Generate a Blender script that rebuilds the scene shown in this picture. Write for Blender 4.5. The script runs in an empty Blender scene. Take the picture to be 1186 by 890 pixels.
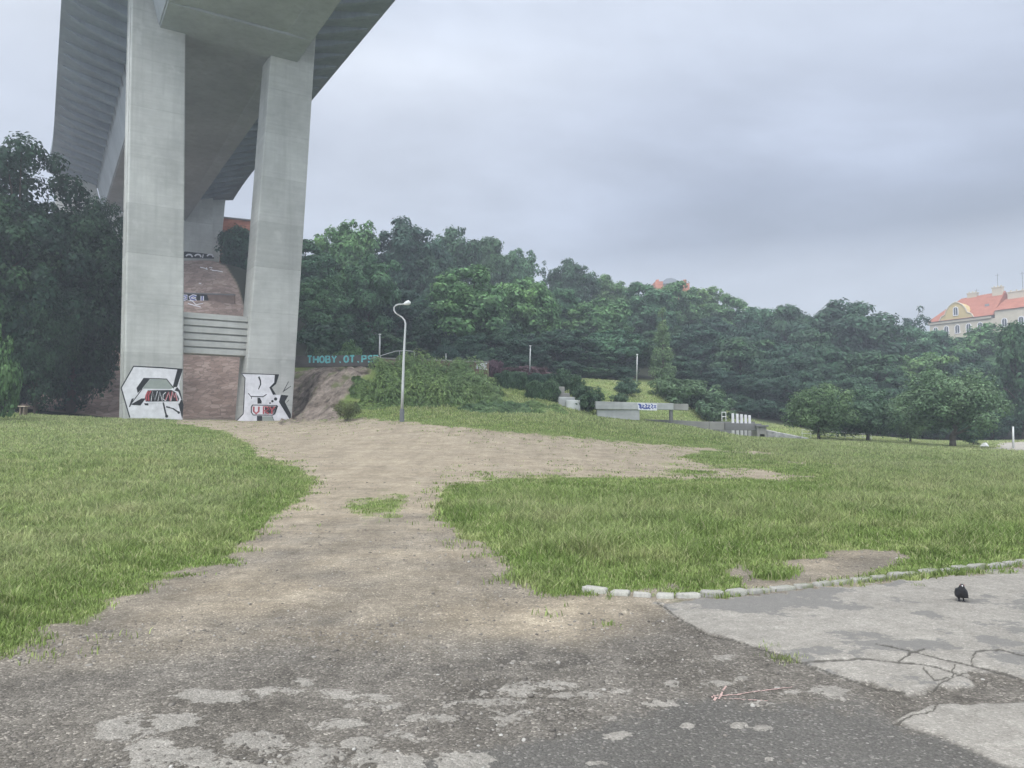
import bpy, bmesh, math, random
import numpy as np
from mathutils import Vector, Matrix

random.seed(7)
RNG = np.random.default_rng(7)
scene = bpy.context.scene
COL = scene.collection
PI = math.pi

# ------------------------------------------------------------------ camera
F, CX, CY = 890.0, 593.0, 445.0
PITCH = math.atan(55 / 890)
CAM = np.array([0.0, 0.0, 1.7])
cp, sp = math.cos(PITCH), math.sin(PITCH)
cam_d = bpy.data.cameras.new('camera')
cam_d.sensor_width = 36.0
cam_d.lens = 36.0 * F / 1186
cam_d.clip_end = 3000
cam_d.clip_start = 0.1
cam = bpy.data.objects.new('camera', cam_d)
cam.location = CAM
cam.rotation_euler = (PI / 2 + PITCH, 0, 0)
COL.objects.link(cam)
scene.camera = cam


def ray(px, py):
    a = (px - CX) / F
    v = (CY - py) / F
    return np.array([a, cp - v * sp, sp + v * cp])


def at(px, py, D):
    """survey point: the place at forward distance D that was measured at this pixel of the photograph"""
    r = ray(px, py)
    return CAM + r * (D / r[1])


def proj(x, y, z):
    dx, dy, dz = x, y, z - 1.7
    w = dy * cp + dz * sp
    w = np.where(w < 0.05, 0.05, w)
    up = -dy * sp + dz * cp
    return CX + F * dx / w, CY - F * up / w


# ------------------------------------------------------------------ numpy noise
_T = RNG.random((256, 256)).astype(np.float64)


def vnoise(x, y):
    xi = np.floor(x).astype(np.int64)
    yi = np.floor(y).astype(np.int64)
    fx, fy = x - xi, y - yi
    fx = fx * fx * (3 - 2 * fx)
    fy = fy * fy * (3 - 2 * fy)
    g = lambda a, b: _T[a & 255, b & 255]
    return (g(xi, yi) * (1 - fx) + g(xi + 1, yi) * fx) * (1 - fy) + (g(xi, yi + 1) * (1 - fx) + g(xi + 1, yi + 1) * fx) * fy


def fbm(x, y, o=4):
    s, a, t = 0, 0.5, 0
    for i in range(o):
        s = s + a * vnoise(x * 2 ** i + 17.3 * i, y * 2 ** i + 5.7 * i)
        t += a
        a *= 0.5
    return s / t - 0.5


def sstep(a, b, x):
    t = np.clip((x - a) / (b - a), 0, 1)
    return t * t * (3 - 2 * t)


def poly_sd(px, py, poly):
    """signed distance to a closed outline, positive inside"""
    P = np.array(poly, float)
    d2 = np.full(px.shape, 1e12)
    ins = np.zeros(px.shape, bool)
    n = len(P)
    for i in range(n):
        ax, ay = P[i]
        bx, by = P[(i + 1) % n]
        ex, ey = bx - ax, by - ay
        wx, wy = px - ax, py - ay
        t = np.clip((wx * ex + wy * ey) / (ex * ex + ey * ey + 1e-9), 0, 1)
        d2 = np.minimum(d2, (wx - ex * t) ** 2 + (wy - ey * t) ** 2)
        c = ((ay > py) != (by > py)) & (px < (bx - ax) * (py - ay) / ((by - ay) if by != ay else 1e-9) + ax)
        ins ^= c
    d = np.sqrt(d2)
    return np.where(ins, d, -d)


def line_d(px, py, pl):
    d2 = np.full(px.shape, 1e12)
    for (ax, ay), (bx, by) in zip(pl[:-1], pl[1:]):
        ex, ey = bx - ax, by - ay
        wx, wy = px - ax, py - ay
        t = np.clip((wx * ex + wy * ey) / (ex * ex + ey * ey + 1e-9), 0, 1)
        d2 = np.minimum(d2, (wx - ex * t) ** 2 + (wy - ey * t) ** 2)
    return np.sqrt(d2)


# ------------------------------------------------------------------ terrain heights
def Y(D, y):
    return (D, 1.7 + D * (500 - y) / F)


TC = {
    -1400: [(2, 0), (15, .05), (38, 1.2), (58, 3.1), (66, 4), (78, 8), (113, 20), (150, 30), (330, 36)],
    0: [(2, 0), (15, .05), Y(25, 541), Y(38, 512), Y(50, 487), Y(58, 478), Y(66, 473), (78, 7.5), (113, 21), (150, 31), (330, 36)],
    130: [(2, 0), (15, .05), Y(25, 541), Y(38, 513), Y(50, 494), Y(58, 486), Y(68, 483.5), (80, 8.5), (113, 27), (125, 29), (330, 33)],
    240: [(2, 0), (15, .03), Y(25, 545), Y(38, 516), Y(50, 497), Y(60, 488), Y(66, 485.5), Y(70, 484), Y(84, 412), Y(113, 300), (125, 29), (330, 33)],
    285: [(2, 0), (15, .02), Y(25, 548), Y(38, 519), Y(50, 499), Y(60, 489), Y(66, 487), Y(70, 486), Y(84, 415), (113, 25.5), (125, 27.5), (330, 33)],
    345: [(2, 0), (15, .02), Y(25, 550), Y(38, 521), Y(50, 500), Y(60, 489), Y(66, 487), Y(69, 486), (74, 7.6), (80, 7.8), (90, 11), (113, 20), (140, 30), (180, 38), (330, 44)],
    368: [(2, 0), (15, .02), Y(25, 551), Y(38, 521), Y(50, 499), Y(59, 488), Y(63, 486), (69.5, 7.5), (80, 7.8), (90, 10), (113, 19), (140, 29), (180, 37), (330, 43)],
    400: [(2, 0), (15, .02), Y(25, 552), Y(38, 521), Y(50, 498), Y(58, 487), (61, 3.4), (67, 7.4), (80, 7.8), (90, 9.5), (113, 17), (140, 27), (180, 36), (330, 42)],
    466: [(2, 0), (15, .02), Y(25, 553), Y(38, 520), Y(50, 488), Y(56, 480), Y(60, 472), (63, 4.4), (68, 7.0), (80, 7.3), (95, 9.5), (113, 14), (140, 24), (180, 34), (330, 40)],
    560: [(2, 0), (15, .0), Y(25, 554), Y(38, 519), Y(45, 498), Y(55, 480), Y(60, 473), (66, 5.2), (70, 6.6), (80, 7.2), (95, 9), (113, 13), (140, 23), (180, 33), (330, 39)],
    640: [(2, 0), (15, .0), Y(25, 555), Y(38, 521), Y(45, 505), Y(52, 488), Y(58, 477), Y(64, 467), Y(70, 452), (78, 6.2), (95, 8.5), (113, 12), (140, 21), (180, 31), (330, 37)],
    700: [(2, 0), (15, .0), Y(25, 556), Y(38, 525), Y(45, 511), Y(55, 492), Y(62, 485), Y(66, 481), Y(70, 473), Y(85, 442), (100, 8.2), (113, 11), (140, 19), (180, 30), (330, 36)],
    780: [(2, 0), (15, .0), Y(25, 557), Y(38, 529), Y(45, 518), Y(55, 502), Y(62, 492), Y(66, 491), Y(71, 486), Y(85, 463), Y(95, 449), (113, 9.6), (140, 17), (180, 28), (330, 34)],
    860: [(2, 0), (15, .0), Y(25, 558), Y(38, 532), Y(45, 522), Y(58, 509), Y(64, 505.5), (65.5, 0), (78, 0), Y(82, 491), Y(95, 484), (113, 5), (140, 14), (180, 24), (330, 30)],
    950: [(2, 0), (15, .0), Y(25, 559), Y(38, 534), Y(50, 519), Y(65, 509), Y(75, 506), Y(95, 499), (113, 4), (140, 12), (180, 21), (330, 28)],
    1100: [(2, 0), (15, .0), (25, .0), Y(38, 537), Y(50, 526), Y(65, 518), Y(75, 515), Y(95, 510), (113, 2.5), (140, 8), (180, 17), (330, 24)],
    1250: [(2, 0), (15, .0), (25, .0), Y(38, 538), Y(50, 528), Y(65, 521), Y(75, 517), Y(95, 511), (113, 2), (140, 7), (180, 15), (330, 22)],
    3000: [(2, 0), (15, .0), (25, .0), Y(38, 538), Y(50, 528), Y(65, 521), Y(75, 517), Y(95, 511), (113, 2), (140, 7), (180, 15), (330, 22)],
}
TU = np.linspace(-2.7, 2.7, 2161)          # step .0025
TD = np.arange(0, 341, 0.5)
_nodes = sorted(TC)
_nu = np.array([(n - CX) / F for n in _nodes])
_colz = np.array([np.interp(TD, [p[0] for p in TC[n]], [p[1] for p in TC[n]]) for n in _nodes])
TZ = np.empty((len(TU), len(TD)))
for j in range(len(TD)):
    TZ[:, j] = np.interp(TU, _nu, _colz[:, j])


def _box(a, w, axis):
    pad = [(0, 0), (0, 0)]
    pad[axis] = (w, w)
    b = np.pad(a, pad, mode='edge')
    c = np.cumsum(b, axis=axis)
    c = np.concatenate([np.zeros_like(np.take(c, [0], axis=axis)), c], axis=axis)
    n = a.shape[axis]
    hi = np.take(c, np.arange(n) + 2 * w + 1, axis=axis)
    lo = np.take(c, np.arange(n), axis=axis)
    return (hi - lo) / (2 * w + 1)


for _ in range(2):
    TZ = _box(TZ, 4, 0)
    TZ = _box(TZ, 1, 1)


def zt(x, y):
    x = np.asarray(x, float)
    y = np.asarray(y, float)
    yy = np.clip(y, 0.3, 339)
    u = np.clip(x / yy, -2.69, 2.69)
    a = (u + 2.7) / 0.0025
    b = yy / 0.5
    ai = np.clip(a.astype(int), 0, len(TU) - 2)
    bi = np.clip(b.astype(int), 0, len(TD) - 2)
    fa, fb = a - ai, b - bi
    z = (TZ[ai, bi] * (1 - fa) + TZ[ai + 1, bi] * fa) * (1 - fb) + (TZ[ai, bi + 1] * (1 - fa) + TZ[ai + 1, bi + 1] * fa) * fb
    # natural unevenness
    return z + sstep(4, 25, yy) * 0.16 * fbm(x * .11, y * .11, 3) + sstep(60, 90, yy) * 0.8 * fbm(x * .07 + 3, y * .07, 3)


def ground_hit(px, py, dmin=2.0, dmax=330.0, lift=0.0):
    r = ray(px, py)
    ds = np.concatenate([np.arange(dmin, 40, .05), np.arange(max(40, dmin), dmax, .25)])
    ds = ds[ds >= dmin]
    xs = CAM[0] + r[0] / r[1] * ds
    zs = CAM[2] + r[2] / r[1] * ds
    below = np.nonzero(zs <= zt(xs, ds))[0]
    i = below[0] if len(below) else len(ds) - 1
    D = ds[i]
    if 0 < i and len(below):
        hs = zs - zt(xs, ds)
        D = ds[i - 1] + (ds[i] - ds[i - 1]) * hs[i - 1] / (hs[i - 1] - hs[i] + 1e-9)
    x = r[0] / r[1] * D
    return np.array([x, D, float(zt(x, D)) + lift])


def gp(px, D, lift=0.0):
    x = (px - CX) / F * D
    return np.array([x, D, float(zt(x, D)) + lift])


def gfull(p, lift=0.0):
    x, y = np.array([p[0]]), np.array([p[1]])
    z = zt(x, y)
    return np.array([p[0], p[1], float(z[0] + ground_masks(x, y, z)[1][0]) + lift])


# ------------------------------------------------------------------ object helpers
def link(o, parent=None):
    COL.objects.link(o)
    if parent is not None:
        o.parent = parent
    return o


def tag(o, label=None, cat=None, group=None, kind=None):
    if label: o['label'] = label
    if cat: o['category'] = cat
    if group: o['group'] = group
    if kind: o['kind'] = kind
    return o


def empty(name, loc, label, cat, group=None, rz=0):
    o = bpy.data.objects.new(name, None)
    o.empty_display_size = 0.3
    o.location = loc
    o.rotation_euler = (0, 0, rz)
    link(o)
    return tag(o, label, cat, group)


def np_mesh(name, verts, faces_list, smooth=False, mats=(), mat_idx=None):
    """faces_list: list of (n,k) int arrays"""
    me = bpy.data.meshes.new(name)
    verts = np.asarray(verts, np.float32)
    me.vertices.add(len(verts))
    me.vertices.foreach_set('co', verts.ravel())
    loops = np.concatenate([f.ravel() for f in faces_list]).astype(np.int32)
    tot = np.concatenate([np.full(len(f), f.shape[1], np.int32) for f in faces_list])
    start = np.concatenate([[0], np.cumsum(tot)[:-1]]).astype(np.int32)
    me.loops.add(len(loops))
    me.loops.foreach_set('vertex_index', loops)
    me.polygons.add(len(tot))
    me.polygons.foreach_set('loop_start', start)
    try:
        me.polygons.foreach_set('loop_total', tot)
    except Exception:
        pass
    if smooth:
        me.polygons.foreach_set('use_smooth', np.ones(len(tot), bool))
    for m in mats:
        me.materials.append(m)
    if mat_idx is not None:
        me.polygons.foreach_set('material_index', np.asarray(mat_idx, np.int32))
    me.update(calc_edges=True)
    return me


class MB:
    """collects simple solids into one mesh"""

    def __init__(self):
        self.v, self.f, self.m = [], [], []

    def add(self, verts, faces, mi=0):
        b = len(self.v)
        self.v += [tuple(map(float, p)) for p in verts]
        self.f += [tuple(b + i for i in f) for f in faces]
        self.m += [mi] * len(faces)

    def box(self, x0, x1, y0, y1, z0, z1, mi=0):
        self.add([(x0, y0, z0), (x1, y0, z0), (x1, y1, z0), (x0, y1, z0), (x0, y0, z1), (x1, y0, z1), (x1, y1, z1), (x0, y1, z1)],
                 [(3, 2, 1, 0), (4, 5, 6, 7), (0, 1, 5, 4), (1, 2, 6, 5), (2, 3, 7, 6), (3, 0, 4, 7)], mi)

    def hexa(self, bot, top, mi=0):
        self.add(list(bot) + list(top), [(3, 2, 1, 0), (4, 5, 6, 7), (0, 1, 5, 4), (1, 2, 6, 5), (2, 3, 7, 6), (3, 0, 4, 7)], mi)

    def beam(self, a, b, w, z0, z1, mi=0):
        """vertical-sided box between ground points a and b"""
        a = np.array(a[:2], float)
        b = np.array(b[:2], float)
        d = b - a
        d /= np.linalg.norm(d)
        n = np.array([-d[1], d[0]]) * w / 2
        za0, zb0 = z0 if isinstance(z0, tuple) else (z0, z0)
        za1, zb1 = z1 if isinstance(z1, tuple) else (z1, z1)
        q = [a - n, b - n, b + n, a + n]
        zz0 = [za0, zb0, zb0, za0]
        zz1 = [za1, zb1, zb1, za1]
        self.hexa([(p[0], p[1], z) for p, z in zip(q, zz0)], [(p[0], p[1], z) for p, z in zip(q, zz1)], mi)

    def tube(self, pts, rad, seg=8, mi=0, cap=True):
        pts = [np.array(p, float) for p in pts]
        if not hasattr(rad, '__len__'):
            rad = [rad] * len(pts)
        rings = []
        base = len(self.v)
        for i, p in enumerate(pts):
            t = pts[min(i + 1, len(pts) - 1)] - pts[max(i - 1, 0)]
            t = t / (np.linalg.norm(t) + 1e-9)
            a = np.array([1, 0, 0]) if abs(t[0]) < .8 else np.array([0, 1, 0])
            u = np.cross(t, a)
            u /= np.linalg.norm(u)
            w = np.cross(t, u)
            for k in range(seg):
                an = 2 * PI * k / seg
                self.v.append(tuple(p + rad[i] * (u * math.cos(an) + w * math.sin(an))))
        for i in range(len(pts) - 1):
            for k in range(seg):
                a0 = base + i * seg + k
                a1 = base + i * seg + (k + 1) % seg
                self.f.append((a0, a1, a1 + seg, a0 + seg))
                self.m.append(mi)
        if cap:
            self.f.append(tuple(base + k for k in range(seg))[::-1])
            self.f.append(tuple(base + (len(pts) - 1) * seg + k for k in range(seg)))
            self.m += [mi, mi]

    def build(self, name, mats, parent=None, smooth=False, bevel=0, seg=2):
        if not isinstance(mats, (list, tuple)):
            mats = [mats]
        me = bpy.data.meshes.new(name)
        me.from_pydata(self.v, [], self.f)
        for m in mats:
            me.materials.append(m)
        me.polygons.foreach_set('material_index', np.array(self.m, np.int32))
        if smooth:
            me.polygons.foreach_set('use_smooth', np.ones(len(self.f), bool))
        me.update()
        bm = bmesh.new()
        bm.from_mesh(me)
        bmesh.ops.recalc_face_normals(bm, faces=bm.faces)
        bm.to_mesh(me)
        bm.free()
        o = bpy.data.objects.new(name, me)
        link(o, parent)
        if bevel:
            b = o.modifiers.new('edge', 'BEVEL')
            b.width = bevel
            b.segments = seg
            b.limit_method = 'ANGLE'
        return o


# ------------------------------------------------------------------ materials
class NT:
    def __init__(self, name):
        self.mat = bpy.data.materials.new(name)
        self.mat.use_nodes = True
        self.t = self.mat.node_tree
        self.t.nodes.clear()
        self.out = self.t.nodes.new('ShaderNodeOutputMaterial')

    def n(self, typ, **kw):
        nd = self.t.nodes.new(typ)
        for k, v in kw.items():
            setattr(nd, k, v)
        return nd

    def l(self, a, b):
        self.t.links.new(a, b)

    def put(self, sock, v):
        if isinstance(v, bpy.types.NodeSocket):
            self.l(v, sock)
        else:
            sock.default_value = v

    def attr(self, name):
        return self.n('ShaderNodeAttribute', attribute_name=name).outputs['Fac']

    def coord(self, which='Object', scale=(1, 1, 1)):
        c = self.n('ShaderNodeTexCoord').outputs[which]
        m = self.n('ShaderNodeMapping')
        m.inputs['Scale'].default_value = scale
        self.l(c, m.inputs['Vector'])
        return m.outputs['Vector']

    def noise(self, vec, scale, detail=4, rough=.55, dist=0):
        nd = self.n('ShaderNodeTexNoise')
        self.l(vec, nd.inputs['Vector'])
        nd.inputs['Scale'].default_value = scale
        nd.inputs['Detail'].default_value = detail
        nd.inputs['Roughness'].default_value = rough
        nd.inputs['Distortion'].default_value = dist
        return nd.outputs['Fac']

    def vor(self, vec, scale, feature='F1', out='Distance', rnd=1):
        nd = self.n('ShaderNodeTexVoronoi', feature=feature)
        self.l(vec, nd.inputs['Vector'])
        nd.inputs['Scale'].default_value = scale
        nd.inputs['Randomness'].default_value = rnd
        return nd.outputs[out]

    def ramp(self, fac, stops):
        r = self.n('ShaderNodeValToRGB')
        self.l(fac, r.inputs['Fac'])
        e = r.color_ramp.elements
        while len(e) < len(stops):
            e.new(.5)
        for el, (p, c) in zip(e, stops):
            el.position = p
            if not hasattr(c, '__len__'):
                c = (c, c, c)
            el.color = (*c, 1)
        return r.outputs['Color']

    def mix(self, fac, a, b, mode='MIX'):
        m = self.n('ShaderNodeMix', data_type='RGBA', blend_type=mode)
        self.put(m.inputs['Factor'], fac)
        for s, v in ((m.inputs[6], a), (m.inputs[7], b)):
            if isinstance(v, (tuple, list)):
                v = (*v[:3], 1)
            self.put(s, v)
        return m.outputs[2]

    def math(self, op, a, b=0.0, c=None):
        m = self.n('ShaderNodeMath', operation=op)
        self.put(m.inputs[0], a)
        self.put(m.inputs[1], b)
        if c is not None: self.put(m.inputs[2], c)
        return m.outputs[0]

    def bsdf(self, col, rough=.9, spec=.2, bump=None, bstr=.3, bdist=.02, metal=0):
        b = self.n('ShaderNodeBsdfPrincipled')
        self.put(b.inputs['Base Color'], (*col[:3], 1) if isinstance(col, (tuple, list)) else col)
        self.put(b.inputs['Roughness'], rough)
        b.inputs['Metallic'].default_value = metal
        b.inputs['Specular IOR Level'].default_value = spec
        if bump is not None:
            bp = self.n('ShaderNodeBump')
            bp.inputs['Strength'].default_value = bstr
            bp.inputs['Distance'].default_value = bdist
            self.l(bump, bp.inputs['Height'])
            self.l(bp.outputs['Normal'], b.inputs['Normal'])
        return b.outputs['BSDF']

    def done(self, sh):
        self.l(sh, self.out.inputs['Surface'])
        return self.mat


def flat_mat(name, col, rough=.7, spec=.3, var=.12, scale=6, metal=0, which='Object'):
    t = NT(name)
    v = t.coord(which)
    n = t.noise(v, scale, 5)
    c = t.mix(1.0, (*col,), t.ramp(n, [(0.25, 1 - var), (0.75, 1 + var)]), 'MULTIPLY')
    return t.done(t.bsdf(c, rough, spec, n, .15, .01, metal))


def leaf_mat(name, c0, c1, c2, trans=.3):
    t = NT(name)
    oi = t.n('ShaderNodeObjectInfo').outputs['Random']
    isl = t.n('ShaderNodeNewGeometry').outputs['Random Per Island']
    v = t.coord('Object')
    n = t.noise(v, .35, 3)
    base = t.ramp(n, [(.3, c0), (.55, c1), (.75, c2)])
    base = t.mix(1.0, base, t.ramp(isl, [(0, .5), (1, 1.5)]), 'MULTIPLY')
    base = t.mix(1.0, base, t.ramp(oi, [(0, (.72, .80, .92)), (.5, (1, 1, 1)), (1, (1.22, 1.18, .92))]), 'MULTIPLY')
    d = t.n('ShaderNodeBsdfPrincipled')
    t.l(base, d.inputs['Base Color'])
    d.inputs['Roughness'].default_value = .6
    d.inputs['Specular IOR Level'].default_value = .25
    tr = t.n('ShaderNodeBsdfTranslucent')
    t.l(base, tr.inputs['Color'])
    mx = t.n('ShaderNodeMixShader')
    mx.inputs[0].default_value = trans
    t.l(d.outputs[0], mx.inputs[1])
    t.l(tr.outputs[0], mx.inputs[2])
    return t.done(mx.outputs[0])


def concrete_mat(name, col, board=True, var=.16, dirt=.5, joints=False):
    t = NT(name)
    v = t.coord('Object')
    big = t.noise(v, .22, 5, .6)
    mid = t.noise(v, 1.3, 5, .65)
    vb = t.coord('Object', (.35, .35, 5.5))
    boards = t.noise(vb, 1.0, 3, .5)
    vs = t.coord('Object', (1.6, 1.6, .09))
    streak = t.noise(vs, 1.0, 4, .6)
    c = t.mix(1.0, col, t.ramp(big, [(.3, 1 - var), (.7, 1 + var)]), 'MULTIPLY')
    c = t.mix(1.0, c, t.ramp(mid, [(.3, .93), (.7, 1.07)]), 'MULTIPLY')
    if board:
        c = t.mix(1.0, c, t.ramp(boards, [(.3, .94), (.7, 1.05)]), 'MULTIPLY')
    c = t.mix(t.math('MULTIPLY', t.ramp(streak, [(.5, 0), (.75, 1)]), dirt), c, tuple(x * .72 for x in col))
    if joints:      # pour joints every few metres and faint formwork panels
        sx_ = t.n('ShaderNodeSeparateXYZ')
        t.l(v, sx_.inputs[0])
        zz_ = t.math('ADD', t.math('DIVIDE', sx_.outputs['Z'], 3.9), t.math('MULTIPLY', t.math('SUBTRACT', mid, .5), .02))
        fr_ = t.math('FRACT', zz_)
        c = t.mix(t.ramp(fr_, [(.0, .6), (.014, 0), (1, 0)]), c, tuple(x * .6 for x in col))
        wn = t.n('ShaderNodeTexWhiteNoise', noise_dimensions='1D')
        t.l(t.math('FLOOR', zz_), wn.inputs['W'])
        c = t.mix(1, c, t.ramp(wn.outputs['Value'], [(0, .90), (1, 1.09)]), 'MULTIPLY')
        blot = t.noise(v, .9, 3, .5)
        c = t.mix(t.ramp(blot, [(.62, 0), (.72, .5)]), c, tuple(min(1, x * 1.22) for x in col))
    fine = t.noise(v, 14, 4, .7)
    h = t.mix(.5, boards, fine)
    return t.done(t.bsdf(c, .88, .2, h, .25, .03))


M = {}
M['concrete'] = concrete_mat('concrete', (.425, .432, .412), dirt=.55, joints=True)
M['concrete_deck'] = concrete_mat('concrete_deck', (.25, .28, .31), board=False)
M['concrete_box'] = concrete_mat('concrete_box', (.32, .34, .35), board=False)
M['concrete_old'] = concrete_mat('concrete_old', (.29, .285, .265), var=.3, dirt=.9)
M['concrete_dark'] = concrete_mat('concrete_dark', (.2, .2, .2), var=.3, dirt=.9)
M['white_paint'] = flat_mat('white_paint', (.69, .69, .72), .8, .2, .16, 2.2)
M['black_paint'] = flat_mat('black_paint', (.022, .024, .026), .7, .2, .3, 4)
M['red_paint'] = flat_mat('red_paint', (.42, .09, .10), .7, .2, .25, 5)
M['grey_paint'] = flat_mat('grey_paint', (.30, .335, .31), .8, .2, .1, 3)
M['teal_paint'] = flat_mat('teal_paint', (.13, .42, .43), .8, .2, .25, 3)
M['blue_paint'] = flat_mat('blue_paint', (.05, .08, .32), .8, .2, .25, 3)
M['pink_paint'] = flat_mat('pink_paint', (.50, .36, .33), .85, .15, .35, 22)
M['galv'] = flat_mat('galvanised_steel', (.52, .54, .54), .5, .5, .08, 5, .2)
M['dark_metal'] = flat_mat('dark_metal', (.14, .15, .16), .6, .4, .15, 5)
M['lamp_glass'] = flat_mat('lamp_glass', (.8, .82, .82), .3, .5, .03, 5)
M['bark'] = flat_mat('bark', (.075, .062, .05), .95, .1, .4, 3)
M['bark_pale'] = flat_mat('bark_pale', (.14, .125, .105), .95, .1, .35, 4)
M['wood'] = flat_mat('weathered_wood', (.19, .155, .12), .9, .15, .25, 8)
M['wood_pale'] = flat_mat('pale_wood', (.45, .38, .3), .85, .15, .15, 8)
M['white_cloth'] = flat_mat('white_cloth', (.78, .78, .76), .85, .15, .06, 6)
M['leaf_a'] = leaf_mat('leaf_a', (.056, .126, .070), (.091, .190, .091), (.140, .260, .109))
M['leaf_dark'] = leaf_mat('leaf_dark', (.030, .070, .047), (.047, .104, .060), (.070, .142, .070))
M['leaf_deep'] = leaf_mat('leaf_deep', (.020, .052, .028), (.032, .076, .036), (.048, .100, .044))  # darkest leaf green, for the trees left of the bridge
M['leaf_light'] = leaf_mat('leaf_light', (.088, .168, .067), (.125, .228, .082), (.187, .300, .108))
M['leaf_fruit'] = leaf_mat('leaf_fruit', (.076, .136, .078), (.110, .182, .100), (.150, .222, .124))
M['leaf_ivy'] = leaf_mat('leaf_ivy', (.093, .159, .071), (.152, .234, .097), (.241, .327, .137))
M['leaf_hedge'] = leaf_mat('leaf_hedge', (.046, .091, .055), (.076, .138, .081), (.116, .189, .106))
M['leaf_purple'] = leaf_mat('leaf_purple', (.084, .057, .074), (.130, .078, .101), (.169, .112, .130))
M['leaf_weed'] = leaf_mat('leaf_weed', (.078, .104, .046), (.130, .156, .065), (.195, .208, .104))
M['feather'] = flat_mat('dark_feathers', (.018, .019, .023), .5, .5, .3, 40)
M['wing'] = flat_mat('grey_wing_feathers', (.042, .044, .050), .55, .4, .5, 30)
M['beak'] = flat_mat('pale_beak', (.55, .55, .55), .6, .3, .1, 40)
M['pigeon_leg'] = flat_mat('pigeon_leg', (.16, .06, .05), .7, .3, .2, 60)
M['kerb'] = None


def stone_mat(k, mo):
    t = NT('kerb_granite')
    v = t.coord('Object')
    n = t.noise(v, 9, 5, .7)
    s = t.noise(v, 60, 2)
    oi = t.n('ShaderNodeObjectInfo').outputs['Random']
    c = t.ramp(n, [(.3, (.30 * k, .295 * k, .27 * k)), (.6, (.50 * k, .49 * k, .46 * k)), (.8, (.60 * k, .59 * k, .55 * k))])
    c = t.mix(1, c, t.ramp(s, [(.3, .85), (.7, 1.1)]), 'MULTIPLY')
    geo = t.n('ShaderNodeNewGeometry')
    moss = t.math('MULTIPLY', t.ramp(t.noise(t.coord('Object'), 9, 4), [(.40, 0), (.56, 1)]), t.ramp(oi, [(.1, .2 * mo), (.7, .95 * mo)]))
    c = t.mix(moss, c, (.13, .16, .06))
    return t.done(t.bsdf(c, .9, .2, n, .5, .01))


M['kerb'] = stone_mat(1, .2)
M['kerb_mossy'] = stone_mat(.85, .75)


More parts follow.
